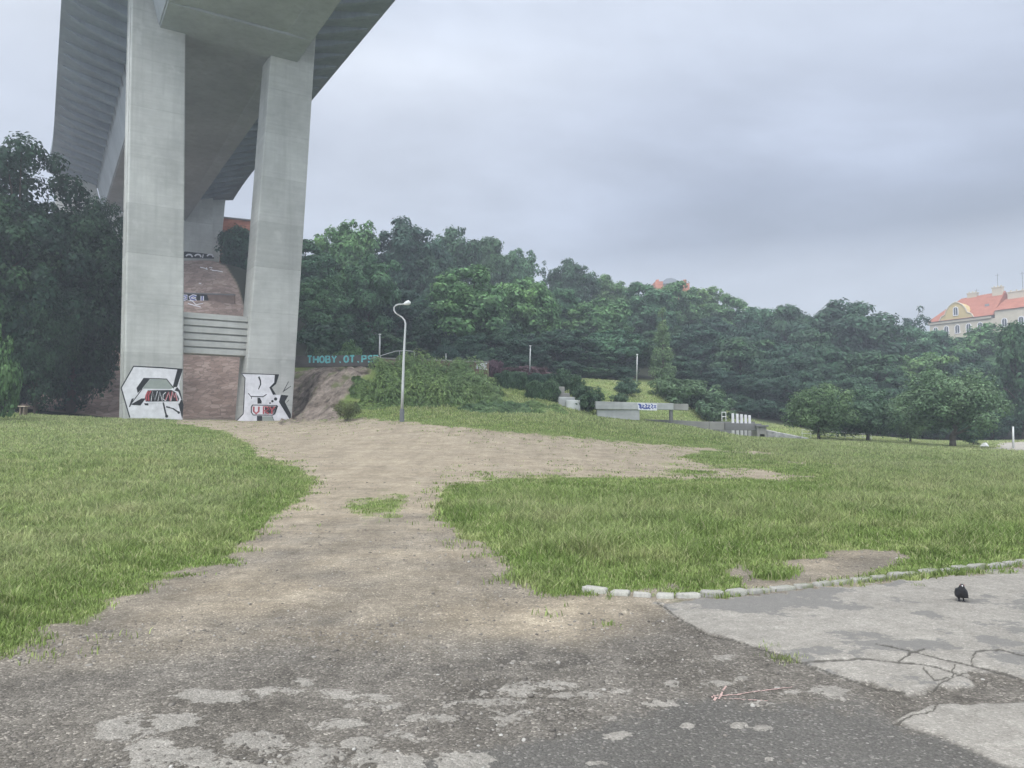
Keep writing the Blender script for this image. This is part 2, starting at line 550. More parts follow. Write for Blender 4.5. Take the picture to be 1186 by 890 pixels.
def ground_material():
    t = NT('ground_surface')
    v = t.coord('Object')
    grass, slab, fresh, tan, bank, stone, worn, crack, forest_floor, patch, crackd = [t.attr(a) for a in ('grass', 'slab', 'fresh', 'tan', 'bank', 'stone', 'worn', 'crack', 'forest', 'patch', 'crackd')]
    # loose gravel on old asphalt
    n1 = t.noise(v, 1.1, 5, .6)
    n2 = t.noise(v, 9, 5, .7)
    vo = t.vor(v, 70, out='Color')
    sepv = t.n('ShaderNodeSeparateColor')
    t.l(vo, sepv.inputs[0])
    peb = sepv.outputs[0]
    vd = t.vor(v, 70)
    fine = t.noise(v, 130, 2, .6)
    gravel = t.ramp(n1, [(.3, (.122, .112, .098)), (.7, (.192, .178, .158))])
    gravel = t.mix(1, gravel, t.ramp(peb, [(0, .62), (.55, .95), (.88, 1.2), (.96, 1.7), (1, 2.3)]), 'MULTIPLY')
    gravel = t.mix(1, gravel, t.ramp(n2, [(.3, .8), (.7, 1.2)]), 'MULTIPLY')
    # trodden dirt
    dirt = t.ramp(n1, [(.3, (.31, .262, .195)), (.7, (.42, .362, .276))])
    dirt = t.mix(1, dirt, t.ramp(n2, [(.3, .82), (.7, 1.16)]), 'MULTIPLY')
    dirt = t.mix(1, dirt, t.ramp(peb, [(0, .78), (.6, 1), (.9, 1.12), (1, 1.7)]), 'MULTIPLY')
    far = t.noise(t.coord('Object', (.16, .95, 1)), 1.0, 5, .65)
    lon = t.noise(t.coord('Object', (1.5, .16, 1)), 1.0, 5, .65)
    dirt = t.mix(1, dirt, t.ramp(far, [(.3, .90), (.5, 1.0), (.7, 1.09)]), 'MULTIPLY')
    mid = t.noise(v, 3.4, 6, .72)
    dirt = t.mix(1, dirt, t.ramp(mid, [(.3, .80), (.7, 1.18)]), 'MULTIPLY')
    gravel = t.mix(1, gravel, t.ramp(mid, [(.3, .76), (.7, 1.22)]), 'MULTIPLY')
    dirt = t.mix(1, dirt, t.ramp(lon, [(.3, .86), (.7, 1.12)]), 'MULTIPLY')
    gravel = t.mix(1, gravel, t.ramp(lon, [(.3, .78), (.7, 1.2)]), 'MULTIPLY')
    c = t.mix(tan, gravel, dirt)
    # newer fine asphalt
    fr = t.ramp(t.noise(v, 70, 3, .7), [(.3, (.092, .088, .081)), (.7, (.172, .165, .153))])
    fr = t.mix(1, fr, t.ramp(t.noise(v, .8, 4), [(.3, .88), (.7, 1.14)]), 'MULTIPLY')
    fr = t.mix(1, fr, t.ramp(peb, [(.0, .78), (.8, 1.02), (.93, 1.3), (1, 2.0)]), 'MULTIPLY')
    c = t.mix(fresh, c, fr)
    # old pale asphalt slab
    sl = t.ramp(n2, [(.3, (.262, .247, .221)), (.7, (.35, .332, .30))])
    sl = t.mix(1, sl, t.ramp(fine, [(.3, .84), (.7, 1.14)]), 'MULTIPLY')
    sl = t.mix(1, sl, t.ramp(n1, [(.3, .9), (.7, 1.08)]), 'MULTIPLY')
    sl = t.mix(1, sl, t.ramp(peb, [(0, .80), (.5, .97), (.9, 1.08), (1, 1.3)]), 'MULTIPLY')
    sl = t.mix(1, sl, t.ramp(t.noise(v, 3.0, 6, .7), [(.3, .86), (.7, 1.12)]), 'MULTIPLY')
    c = t.mix(slab, c, sl)
    fz = t.math('SUBTRACT', t.noise(v, 16, 4, .7), .5)
    pm_ = t.ramp(t.math('ADD', t.math('MULTIPLY_ADD', patch, .5, .5), t.math('MULTIPLY_ADD', fz, 1.5, t.math('MULTIPLY', t.math('SUBTRACT', t.noise(v, 4.5, 5, .65), .5), 1.9))), [(.5, 0), (.56, .92)])
    c = t.mix(pm_, c, sl)
    worn = t.math('MULTIPLY', t.ramp(t.math('ADD', worn, t.math('MULTIPLY', fz, .42)), [(.035, 0), (.075, .72)]), slab)
    wr = t.mix(1, (.165, .163, .158), t.ramp(fine, [(.3, .8), (.7, 1.2)]), 'MULTIPLY')
    c = t.mix(worn, c, wr)
    c = t.mix(crack, c, (.05, .047, .043))
    ck = t.ramp(t.math('ADD', t.math('DIVIDE', crackd, 9.0), t.math('MULTIPLY', fz, .22)), [(.06, .85), (.15, 0)])
    c = t.mix(ck, c, (.075, .070, .062))
    # bare earth bank
    vb = t.coord('Object', (1, 1, 2.2))
    bn = t.noise(vb, .9, 6, .65)
    bk = t.ramp(bn, [(.34, (.075, .062, .05)), (.48, (.19, .158, .133)), (.66, (.31, .265, .23))])
    bk = t.mix(1, bk, t.ramp(t.noise(v, 3.2, 5, .7), [(.3, .7), (.7, 1.25)]), 'MULTIPLY')
    bk = t.mix(t.ramp(t.noise(v, .6, 4, .6), [(.55, 0), (.66, .8)]), bk, (.10, .125, .045))
    c = t.mix(bank, c, bk)
    # paved stone embankment
    st = t.n('ShaderNodeTexBrick')
    t.l(t.coord('Object', (.55, .55, .9)), st.inputs['Vector'])
    st.inputs['Scale'].default_value = 1.0
    sv = t.vor(v, 1.5, out='Color')
    ss = t.n('ShaderNodeSeparateColor')
    t.l(sv, ss.inputs[0])
    sc = t.ramp(ss.outputs[0], [(0, (.21, .155, .13)), (.5, (.285, .215, .185)), (1, (.36, .285, .25))])
    sc = t.mix(1, sc, t.ramp(t.noise(v, .25, 5, .6), [(.3, .78), (.7, 1.2)]), 'MULTIPLY')
    sc = t.mix(t.ramp(t.vor(v, 1.5, 'DISTANCE_TO_EDGE'), [(.0, .7), (.06, 0)]), sc, (.10, .085, .075))
    c = t.mix(stone, c, sc)
    # turf between the blades
    gn = t.noise(v, .5, 5, .6)
    gr = t.ramp(gn, [(.3, (.105, .160, .042)), (.55, (.16, .205, .07)), (.75, (.23, .24, .115))])
    gr = t.mix(1, gr, t.ramp(t.noise(v, 6, 5, .7), [(.3, .72), (.7, 1.25)]), 'MULTIPLY')
    gr = t.mix(forest_floor, gr, (.022, .026, .016))  # much darker ground wherever the forest mask is on
    c = t.mix(grass, c, gr)
    h = t.math('MULTIPLY_ADD', vd, -.55, t.math('MULTIPLY', fine, .35))
    h = t.math('MULTIPLY_ADD', n2, .25, h)
    h = t.math('MULTIPLY', h, t.math('MULTIPLY_ADD', slab, -.75, 1.0))
    return t.done(t.bsdf(c, .93, .15, h, .6, .025))


M['ground'] = ground_material()

# ------------------------------------------------------------------ ground sheet
DIRT = [(205, 490), (255, 486), (320, 488), (395, 485.5), (420, 485), (470, 488.5), (560, 498), (640, 505), (715, 512.5), (800, 518), (835, 520), (800, 525), (790, 531), (830, 540), (900, 546), (952, 552),
        (900, 556), (760, 554), (640, 553), (560, 557), (520, 565), (505, 580), (512, 600), (540, 620), (575, 640), (598, 662), (640, 683), (675, 686), (740, 690),
        (820, 690.5), (900, 684.5), (960, 677.5), (1040, 667.5), (1120, 659), (1186, 651), (1500, 620), (3500, 560), (3500, 3000), (-3500, 3000), (-3500, 1500), (-700, 900), (0, 748), (60, 718), (150, 688), (190, 662), (265, 645), (300, 612), (345, 582),
        (364, 556), (345, 544), (300, 528), (285, 512), (255, 498)]
DIRT_HOLE = [(404, 586), (440, 576), (470, 577), (455, 598), (425, 600)]
DIRT_SPOT = [[(830, 655), (920, 648), (1000, 636), (1040, 634), (1062, 646), (1035, 664), (960, 679), (890, 686), (800, 690), (735, 690), (690, 682), (760, 676), (850, 672)],
             [(780, 519), (880, 522), (930, 529), (860, 527)], [(860, 531), (960, 536), (1010, 538), (930, 541)]]
WEED = [(868, 657), (905, 655), (920, 664), (900, 670), (875, 668)]
C7 = lambda pts: [(640 + x / 2.172, 560 + y / 2.172) for x, y in pts]
SLAB1 = C7([(265, 300), (330, 350), (390, 378), (480, 400), (560, 430), (640, 455), (700, 475), (790, 505), (890, 528), (940, 522), (1060, 508), (1052, 480), (1120, 478), (1186, 492), (1500, 560)]) + \
    [(2500, 640), (1500, 629), (1186, 659), (1100, 668), (1000, 678), (930, 686), (860, 692), (800, 697), (757, 699)]
SLAB2 = C7([(857, 600), (900, 582), (970, 560), (1060, 556), (1186, 552)]) + [(1600, 800), (1900, 1100), (1400, 1000), (1169, 890), (1100, 858)]
FRESH = [(500, 900), (560, 866), (640, 842), (720, 826), (800, 808), (900, 812), (960, 800), (1010, 812), (1040, 832), (1100, 856), (1400, 985), (1600, 1500), (300, 1500)]
PATCH = [(250, 808, 40, 7), (330, 800, 30, 5), (430, 818, 34, 5), (720, 800, 24, 5), (570, 812, 30, 5), (640, 795, 22, 4), (520, 830, 26, 5), (400, 838, 40, 7), (150, 850, 24, 8), (300, 892, 60, 12), (440, 880, 36, 10), (760, 815, 18, 4), (830, 790, 18, 4), (700, 830, 22, 4), (390, 802, 22, 6), (440, 808, 12, 5), (595, 833, 36, 9), (350, 790, 14, 6), (208, 838, 28, 9), (180, 880, 30, 22), (230, 882, 40, 16), (300, 862, 36, 18), (350, 880, 46, 14), (470, 852, 26, 7), (545, 884, 30, 9),
         (520, 813, 20, 5), (600, 800, 20, 7), (655, 806, 14, 4), (685, 806, 22, 7), (480, 830, 16, 5), (560, 803, 8, 4), (415, 860, 18, 6), (260, 810, 16, 4), (835, 762, 14, 4), (780, 791, 9, 4), (860, 786, 16, 4),
         (905, 803, 26, 7), (880, 815, 14, 3.5), (948, 800, 16, 5), (795, 840, 8, 3), (858, 840, 10, 3), (885, 844, 12, 4), (720, 852, 14, 3), (890, 880, 5, 2), (690, 885, 9, 2), (965, 802, 15, 8), (660, 822, 12, 4)]
CRACKS = [C7([(265, 300), (330, 350), (390, 378), (480, 400), (560, 430), (640, 455), (700, 475), (790, 505), (890, 528)]),
          C7([(640, 452), (700, 447), (770, 440), (850, 450), (940, 462), (1000, 480), (1060, 505)]),
          C7([(820, 408), (900, 425), (990, 450), (1070, 468), (1130, 480), (1186, 497), (1300, 520)]),
          C7([(930, 470), (960, 500), (1000, 492), (1007, 460)]), C7([(870, 448), (905, 430), (940, 420)]), C7([(1050, 462), (1062, 430), (1120, 424), (1186, 440)]),
          C7([(1040, 480), (980, 506), (955, 520)]), C7([(860, 600), (960, 575), (975, 556)])]
STONE = [(20, 487), (20, 330), (100, 300), (150, 292), (213, 299), (240, 298), (262, 309), (275, 330), (284, 360), (305, 400), (330, 440), (342, 487)]
BANK = [(325, 492), (325, 421), (380, 420), (437, 419), (425, 432), (410, 446), (398, 462), (392, 476), (400, 485), (350, 489)]
PATHR = [(1118, 521.5), (1150, 519), (1158, 513), (1210, 511), (1400, 508), (1400, 522), (1186, 522.5), (1150, 521)]


def ground_masks(x, y, z):
    px, py = proj(x, y, z)
    ppm = F / np.maximum(y, 1.0)
    n_a = fbm(x * 1.3, y * 1.3, 4)
    n_b = fbm(x * 4.1 + 9, y * 4.1, 4)
    n_c = fbm(x * .45 + 31, y * .45, 3)
    n_f = fbm(x * 15, y * 15, 3)
    near = y < 57.5
    jit = (n_a * .9 + n_b * .35) * ppm * .38
    sd = poly_sd(px, py, DIRT) + np.clip(jit, -14, 14)
    w = np.clip(ppm * .03, .35, 5)
    dirt = sstep(-w, w, sd)
    dirt *= 1 - sstep(-5, 5, poly_sd(px, py, DIRT_HOLE) + n_b * 26)
    short = np.minimum(sd, -poly_sd(px, py, DIRT_HOLE) * 0 + 99)
    short = np.where(poly_sd(px, py, DIRT_HOLE) > -6, -1.0, np.maximum(-sd, 0))
    for q in DIRT_SPOT[:1]:
        short = np.minimum(short, np.maximum(-poly_sd(px, py, q), 0))
    short = np.where(poly_sd(px, py, WEED) > -8, 0, short)
    for q in DIRT_SPOT:
        dirt = np.maximum(dirt, sstep(-w, w, poly_sd(px, py, q) + np.clip(jit, -9, 9) - 1))
    dirt *= 1 - sstep(-3, 3, poly_sd(px, py, WEED) + n_b * 16)
    # creeping weeds along the worn border
    far_patch = sstep(.12, .22, n_c + .4 * n_a) * sstep(522, 528, py) * (py < 552) * sstep(740, 820, px)
    dirt *= 1 - far_patch
    dirt = np.where(near, dirt, np.where((y < 62) & (px < 440) & (px > 200), dirt, 0))
    bank = np.where((y > 56) & (y < 76), sstep(-2, 2, poly_sd(px, py, BANK) + n_a * 14), 0)
    stone = np.where(y > 66.5, sstep(-1, 1, poly_sd(px, py, STONE)), 0)
    under = (y > 57) & (y < 70) & (px > 205) & (px < 340)
    dirt = np.where(under & (stone < .5), 1, dirt)
    pathr = np.where((y > 55) & (y < 90), sstep(-.6, .6, poly_sd(px, py, PATHR)), 0)
    fg = sstep(0, 1, (py - 735) / 50 + n_c * 2.2 + n_a * 1.4 + np.where(px > 640, (px - 640) / 300, 0) - sstep(0, 200, 330 - px) * .2)
    tan = 1 - fg * .95
    tan = np.where(y > 16, np.clip(.9 + n_a * .4, 0, 1), tan * np.clip(.46 + sstep(0, 1, 1 - np.hypot((px - 640) / 170, (py - 722) / 46)) * .5 + n_a * .9 + sstep(660, 560, py) * .3, 0, 1))
    wa = np.clip(ppm * .012, .3, 3)
    e1 = poly_sd(px, py, SLAB1)
    e2 = poly_sd(px, py, SLAB2)
    slab = np.maximum(sstep(-wa, wa, e1 + n_b * 9 + n_f * 7), sstep(-wa, wa, e2 + n_b * 5 + n_f * 5))
    big = slab.copy()
    pt = np.zeros_like(px)
    patch = np.full_like(px, -2.0)
    for cx_, cy_, a, b in PATCH:
        near_ = (np.abs(px - cx_) < a * 2.5) & (np.abs(py - cy_) < b * 3)
        if near_.any():
            q = 1 - np.hypot((px[near_] - cx_) / a, (py[near_] - cy_) / b) + n_a[near_] * 1.7 + n_b[near_] * 2.2
            patch[near_] = np.maximum(patch[near_], q)
    patch = np.where(y < 45, patch, -2.0)
    pt = sstep(0, .3, patch) * .8
    n_w = fbm(x * 1.0 + 50, y * 1.7, 5)
    worn = np.where((big > .3) & (e2 < 0), n_w * .8 + .5 * n_b + .25 * n_a, -.5)
    fresh = sstep(-14, 14, poly_sd(px, py, FRESH) + n_a * 50 + n_b * 35 + n_f * 25) * (1 - big)
    crack = np.zeros_like(px)
    crackd = np.full_like(px, 9.0)
    for c in CRACKS:
        d = line_d(px + n_b * 9 + n_f * 5, py + n_a * 7 + n_f * 3, c)
        crackd = np.minimum(crackd, d)
    crackd = np.where(y < 45, crackd, 9.0)
    # rubble gap between the two slabs and scuffed dark earth
    gap = sstep(-3, 3, poly_sd(px, py, C7([(890, 530), (960, 523), (1062, 510), (1186, 500), (1186, 548), (1050, 553), (960, 556), (860, 590), (820, 560)])) + n_a * 10)
    scuff = sstep(0, .35, 1 - np.hypot((px - 650) / 150, (py - 764 - (650 - px) * .10) / 11) + n_b * 2.2 + n_a * 1.4 - .2) * .55
    crack = np.maximum(crack, scuff * sstep(0, .1, n_b + .02) * .8)
    front = (y < 45)
    z0 = lambda a: np.where(front, a, 0)
    slab, fresh, crack, gap, big = map(z0, (slab, fresh, crack, gap, big))
    worn = np.where(front, worn, -.5)
    slab = np.maximum(slab, pathr)
    dirt = np.maximum(dirt, pathr)
    grass = np.clip(1 - dirt, 0, 1) * (1 - np.maximum(bank, stone))
    tan = tan * (1 - gap * .8)
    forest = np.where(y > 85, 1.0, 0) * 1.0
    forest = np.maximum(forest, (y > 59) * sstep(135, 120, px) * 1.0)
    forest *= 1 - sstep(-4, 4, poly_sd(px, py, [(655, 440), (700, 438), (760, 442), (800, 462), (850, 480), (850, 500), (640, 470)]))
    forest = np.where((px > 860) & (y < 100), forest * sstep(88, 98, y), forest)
    dz = np.zeros_like(px)
    dz += (y < 40) * (1 - grass) * ((1 - slab * .8) * (1 - fresh * .85)) * (.018 * fbm(x * 7, y * 7, 3) + .03 * n_a)
    dz += big * .014 - crack * .012 * (y < 40) - (1 - sstep(.6, 2.2, crackd)) * .010 - gap * .02 + pt * .008
    dz += bank * 1.3 * fbm(x * .7, (y + z) * .5, 4) + bank * .4 * fbm(x * 2.5, (y + z) * 1.2, 3)
    dz += grass * (y < 60) * .05 * n_a
    return dict(grass=grass, slab=slab, fresh=fresh, tan=tan, bank=bank, stone=stone, worn=worn, crack=crack, forest=forest, dirt=dirt, gap=gap, big=big, pathr=pathr, short=short, patch=patch, crackd=crackd, out=np.maximum(sd, 0)), dz


def build_ground():
    # distances: fine near the viewer, coarser far off
    ds = [2.2]
    while ds[-1] < 330:
        D = ds[-1]
        st = min(D * D / 1513 * 1.45, .55 if D < 80 else (.9 if D < 120 else 2.6))
        ds.append(D + max(st, .008))
    ds = np.array(ds)
    core = np.arange(-.74, .7401, .0016)
    side = []
    u, st = .74, .004
    while u < 2.6:
        u += st
        st *= 1.16
        side.append(min(u, 2.6))
    us = np.concatenate([-np.array(side[::-1]), core, np.array(side)])
    U, D = np.meshgrid(us, ds, indexing='xy')
    x, y = (U * D).ravel(), D.ravel()
    z = zt(x, y)
    masks, dz = ground_masks(x, y, z)
    z = z + dz
    nu, nd = len(us), len(ds)
    i = np.arange(nd - 1)[:, None] * nu + np.arange(nu - 1)[None, :]
    q = np.stack([i, i + 1, i + nu + 1, i + nu], -1).reshape(-1, 4)
    V = np.stack([x, y, z], -1)
    # sort faces into the kinds of ground
    fm = {k: a[q].mean(1) for k, a in masks.items()}
    cls = np.zeros(len(q), int)                              # 0 meadow
    cls[(fm['dirt'] > .5)] = 1                               # dirt track
    py = proj(x, y, z)[1][q].mean(1)
    asp = (fm['dirt'] > .5) & (D.ravel()[q].mean(1) < 30) & ((fm['tan'] < .28) | (fm['slab'] > .5) | (fm['fresh'] > .5) | (fm['gap'] > .5))
    cls[asp] = 2
    cls[(fm['pathr'] > .5)] = 4
    cls[fm['stone'] > .5] = 3
    cls[(fm['bank'] > .5)] = 5
    # simple cleanup so that each kind is one mostly connected sheet
    g = cls.reshape(nd - 1, nu - 1)
    isa = _box(_box((g == 2).astype(float), 10, 0), 10, 1) > .5
    g[(g == 2) & ~isa] = 1
    g[(g == 1) & isa] = 2
    cls = g.ravel()
    info = {0: ('ground', 'green meadow with bare soil under the trees'), 1: ('dirt_path', 'pale trodden dirt and gravel track'), 2: ('asphalt_path', 'worn cracked asphalt with pale patches'),
            3: ('embankment', 'brown stone paved slope under the bridge end'), 4: ('footpath', 'pale footpath at the far right'), 5: ('earth_bank', 'bare eroded earth bank beside the right bridge leg')}
    res = {}
    for k, (nm, lb) in info.items():
        f = q[cls == k]
        used = np.unique(f)
        re = np.full(len(V), -1)
        re[used] = np.arange(len(used))
        VV = V[used]
        ff = re[f]
        atts = {a: masks[a][used] for a in ('grass', 'slab', 'fresh', 'tan', 'bank', 'stone', 'worn', 'crack', 'forest', 'patch', 'crackd')}
        if k == 2:   # the same asphalt goes on behind the viewer
            gx, gy = np.meshgrid(np.linspace(-60, 60, 25), np.linspace(-60, 2.195, 14))
            b = len(VV)
            VV = np.concatenate([VV, np.stack([gx.ravel(), gy.ravel(), np.full(gx.size, -.012)], -1)])
            j = np.arange(13)[:, None] * 25 + np.arange(24)[None, :]
            ff = np.concatenate([ff, b + np.stack([j, j + 1, j + 26, j + 25], -1).reshape(-1, 4)])
            for a in atts:
                atts[a] = np.concatenate([atts[a], np.full(gx.size, {'fresh': .6, 'patch': -2., 'crackd': 9., 'worn': -.5}.get(a, 0.))])
        me = np_mesh(nm, VV, [ff], True, [M['ground']])
        for a, val in atts.items():
            at_ = me.attributes.new(a, 'FLOAT', 'POINT')
            at_.data.foreach_set('value', val.astype(np.float32))
        o = link(bpy.data.objects.new(nm, me))
        tag(o, lb, nm.replace('_', ' '), kind='structure')
        res[nm] = o
    return res


G = build_ground()

# ------------------------------------------------------------------ grass, gravel
def grass_field():
    N = 330000
    Dm, DM = 5.0, 62.0
    D = Dm * (DM / Dm) ** RNG.random(N)
    u = RNG.uniform(-.80, .80, N)
    D = np.concatenate([D, RNG.uniform(62, 96, 60000)])     # the lawns beyond
    u = np.concatenate([u, RNG.uniform(-.06, .70, 60000)])
    N = len(D)
    x, y = u * D, D
    z = zt(x, y)
    m, dz = ground_masks(x, y, z)
    z = z + dz
    cl = fbm(x * .9, y * .9, 3) + .5 * fbm(x * 3, y * 3, 2)
    stray = (m['out'] > .3) & (m['out'] < 40) & (fbm(x * 2.2 + 60, y * 2.2, 3) > .02 + m['out'] * .006) & (RNG.random(N) < .55 * np.exp(-m['out'] / 11)) & (m['slab'] < .3) & (m['big'] < .1)
    keep = ((m['grass'] > .45) & (RNG.random(N) < .55 + 1.6 * np.clip(cl + .25, 0, .5)) & (m['forest'] < .5) & ((m['short'] >= 0) | (RNG.random(N) < .4))) | stray
    x, y, z, D, cl = x[keep], y[keep], z[keep], D[keep], cl[keep]
    edge = m['short'][keep]
    reps = 3
    x, y, z, D, cl, edge = [np.repeat(a, reps) for a in (x, y, z, D, cl, edge)]
    n = len(x)
    sp_ = .03 + .003 * D
    x = x + RNG.normal(0, 1, n) * sp_
    y = y + RNG.normal(0, 1, n) * sp_
    px, py = proj(x, y, z)
    # mown strip far off, long grass near, short next to worn edges
    hgt = np.clip(.15 + .26 * cl, .05, .30) * (.55 + .9 * RNG.random(n)) * np.where(D > 62, .5, np.where(D > 30, .75, 1)) * np.where(edge < 0, .22, .34 + .66 * sstep(0, 34, edge * np.clip(D / 12, .8, 2.2)))
    left = px < 400
    hgt *= np.where(left, .8, 1.0)
    stalk = (RNG.random(n) < .045) & (edge > 14)
    hgt = np.where(stalk, hgt * 1.45, hgt)
    wid = (.0022 + .00042 * D) * (.7 + .6 * RNG.random(n)) * np.where(stalk, .6, 1)
    az = RNG.uniform(0, 2 * PI, n)
    lean = RNG.uniform(.1, 1.15, n) * hgt
    la = RNG.uniform(0, 2 * PI, n)
    cx_, sx_ = np.cos(az) * wid, np.sin(az) * wid
    lx, ly = np.cos(la) * lean, np.sin(la) * lean
    b0 = np.stack([x - cx_, y - sx_, z - .02], -1)
    b1 = np.stack([x + cx_, y + sx_, z - .02], -1)
    m0 = np.stack([x - cx_ * .8 + lx * .3, y - sx_ * .8 + ly * .3, z + hgt * .6], -1)
    m1 = np.stack([x + cx_ * .8 + lx * .3, y + sx_ * .8 + ly * .3, z + hgt * .6], -1)
    tp = np.stack([x + lx, y + ly, z + hgt], -1)
    V = np.stack([b0, b1, m1, m0, tp], 1).reshape(-1, 3)
    k = np.arange(n) * 5
    quads = np.stack([k, k + 1, k + 2, k + 3], -1)
    tris = np.stack([k + 3, k + 2, k + 4], -1)
    t = NT('grass_blades')
    isl = t.n('ShaderNodeNewGeometry').outputs['Random Per Island']
    v = t.coord('Object')
    g1 = t.ramp(t.noise(v, .55, 4), [(.3, (.195, .30, .075)), (.52, (.285, .38, .125)), (.72, (.41, .45, .205))])
    g1 = t.mix(1, g1, t.ramp(t.noise(v, 2.2, 5, .7), [(.3, .66), (.7, 1.26)]), 'MULTIPLY')
    g2 = t.mix(1, g1, t.ramp(isl, [(0, .42), (.8, 1.22), (1, 1.6)]), 'MULTIPLY')
    g2 = t.mix(t.math('MULTIPLY', t.attr('dry'), .46), g2, t.mix(1, (.50, .51, .30), t.ramp(isl, [(0, .5), (1, 1.45)]), 'MULTIPLY'))
    g3 = t.mix(t.ramp(isl, [(.86, 0), (.94, .75)]), g2, (.47, .43, .28))
    d = t.n('ShaderNodeBsdfPrincipled')
    t.l(g3, d.inputs['Base Color'])
    d.inputs['Roughness'].default_value = .6
    d.inputs['Specular IOR Level'].default_value = .25
    tr = t.n('ShaderNodeBsdfTranslucent')
    t.l(g3, tr.inputs['Color'])
    mx = t.n('ShaderNodeMixShader')
    mx.inputs[0].default_value = .35
    t.l(d.outputs[0], mx.inputs[1])
    t.l(tr.outputs[0], mx.inputs[2])
    mat = t.done(mx.outputs[0])
    me = np_mesh('grass', V, [quads, tris], False, [mat])
    dry = np.clip(sstep(16, 75, edge * np.clip(D / 12, .8, 3)) * (.55 + .9 * fbm(x * .3, y * .3, 3)) + .25 * sstep(22, 40, D), 0, 1)
    da = me.attributes.new('dry', 'FLOAT', 'POINT')
    da.data.foreach_set('value', np.repeat(dry, 5).astype(np.float32))
    o = link(bpy.data.objects.new('grass', me))
    tag(o, 'long green grass with pale seed stalks growing over the meadow', 'grass', kind='stuff')


grass_field()


def gravel_stones():
    N = 60000
    D = 2.6 * (34 / 2.6) ** RNG.random(N)
    u = RNG.uniform(-.78, .78, N)
    x, y = u * D, D
    z = zt(x, y)
    m, dz = ground_masks(x, y, z)
    cl = fbm(x * .8 + 4, y * .8, 3)
    ok = (m['dirt'] > .6) & (m['big'] < .3) & (RNG.random(N) < np.clip(.38 + 3.2 * cl, .03, 1) * (1 - .85 * m['fresh'])) & (m['slab'] < .6)
    x, y, z, D = x[ok], y[ok], (z + dz)[ok], D[ok]
    n = len(x)
    base = np.array([(0, 0, 1), (.94, 0, .3), (.29, .9, .32), (-.76, .53, .28), (-.76, -.53, .33), (.29, -.9, .3), (.6, .5, -.4), (-.4, .7, -.4), (-.8, -.2, -.4), (0, -.8, -.4), (.7, -.4, -.4)])
    fa = np.array([(0, 1, 2), (0, 2, 3), (0, 3, 4), (0, 4, 5), (0, 5, 1), (1, 6, 2), (2, 6, 7), (2, 7, 3), (3, 7, 8), (3, 8, 4), (4, 8, 9), (4, 9, 5), (5, 9, 10), (5, 10, 1), (1, 10, 6)])
    s = np.clip(RNG.lognormal(-5.1, .5, n), .003, .021) * (1 + .02 * D)
    P = base[None] * (1 + RNG.uniform(-.3, .3, (n, len(base), 3)))
    P = P * np.stack([s * RNG.uniform(.8, 1.6, n), s * RNG.uniform(.7, 1.2, n), s * RNG.uniform(.4, .8, n)], -1)[:, None]
    a = RNG.uniform(0, 2 * PI, n)
    c_, s_ = np.cos(a)[:, None], np.sin(a)[:, None]
    X = P[..., 0] * c_ - P[..., 1] * s_ + x[:, None]
    Y_ = P[..., 0] * s_ + P[..., 1] * c_ + y[:, None]
    Z = P[..., 2] + z[:, None] + s[:, None] * .1
    V = np.stack([X, Y_, Z], -1).reshape(-1, 3)
    Fc = (np.arange(n)[:, None, None] * len(base) + fa[None]).reshape(-1, 3)
    t = NT('gravel_stone')
    isl = t.n('ShaderNodeNewGeometry').outputs['Random Per Island']
    c = t.ramp(isl, [(0, (.12, .111, .10)), (.5, (.195, .18, .16)), (.9, (.27, .252, .225)), (.97, (.34, .325, .30)), (1, (.46, .45, .42))])
    mat = t.done(t.bsdf(c, .9, .2))
    o = link(bpy.data.objects.new('gravel', np_mesh('gravel', V, [Fc], False, [mat])))
    tag(o, 'loose grey and pale stones scattered over the dirt track', 'gravel', kind='stuff')


gravel_stones()

# ------------------------------------------------------------------ bridge
P1 = np.array([-28.01867875, 60.0, 2.64])
DV = np.array([-0.52566238, 0.85069328, 0])
NV = np.array([0.85069328, 0.52566238, 0])


def bw(t, s, z):
    """bridge frame (t across, s along, z up) to the world"""
    q = P1 + NV * t + DV * s
    return (q[0], q[1], z)


def on_pier(px, py, s=0.0, off=0.0):
    """where the sight line through a photo point meets the vertical plane at s"""
    r = ray(px, py)
    k = ((P1 - CAM) @ DV + s) / (r @ DV)
    q = CAM + r * k
    return q - DV * off


bridge = empty('road_bridge', bw(5.25, 0, 2.6), 'tall grey concrete road bridge on two slanted legs crossing overhead into the hillside', 'bridge')
binv = Matrix.Translation(-bridge.location)


def bpart(mb, name, mats, parent=bridge, **kw):
    o = mb.build(name, mats, None, **kw)
    o.parent = parent
    o.matrix_parent_inverse = binv if parent is bridge else Matrix.Translation(-bridge.location)
    if parent is not bridge:
        o.matrix_parent_inverse = Matrix.Identity(4)
    return o


S0, S1 = -150.0, 60.7
ZB, ZW, ZE = 34.3, 38.2, 39.5
TL0, TR0 = -.39, 10.89          # box soffit edges
TLW, TRW = -1.45, 12.3          # box web tops
TLS, TRS = -5.0, 15.2           # change of cantilever slope
TLE, TRE = -7.06, 17.9          # deck edges
# box girder
mb = MB()
sec = [(TL0, ZB), (TR0, ZB), (TRW, ZW), (TLW, ZW)]
ss_ = [S0, -4.2, 0.0, S1]
mb.hexa([bw(TL0, S0, ZB), bw(TR0, S0, ZB), bw(TR0, S1, ZB), bw(TL0, S1, ZB)], [bw(TLW, S0, ZW + .2), bw(TRW, S0, ZW + .2), bw(TRW, S1, ZW + .2), bw(TLW, S1, ZW + .2)])
bpart(mb, 'box_girder', M['concrete_box'])
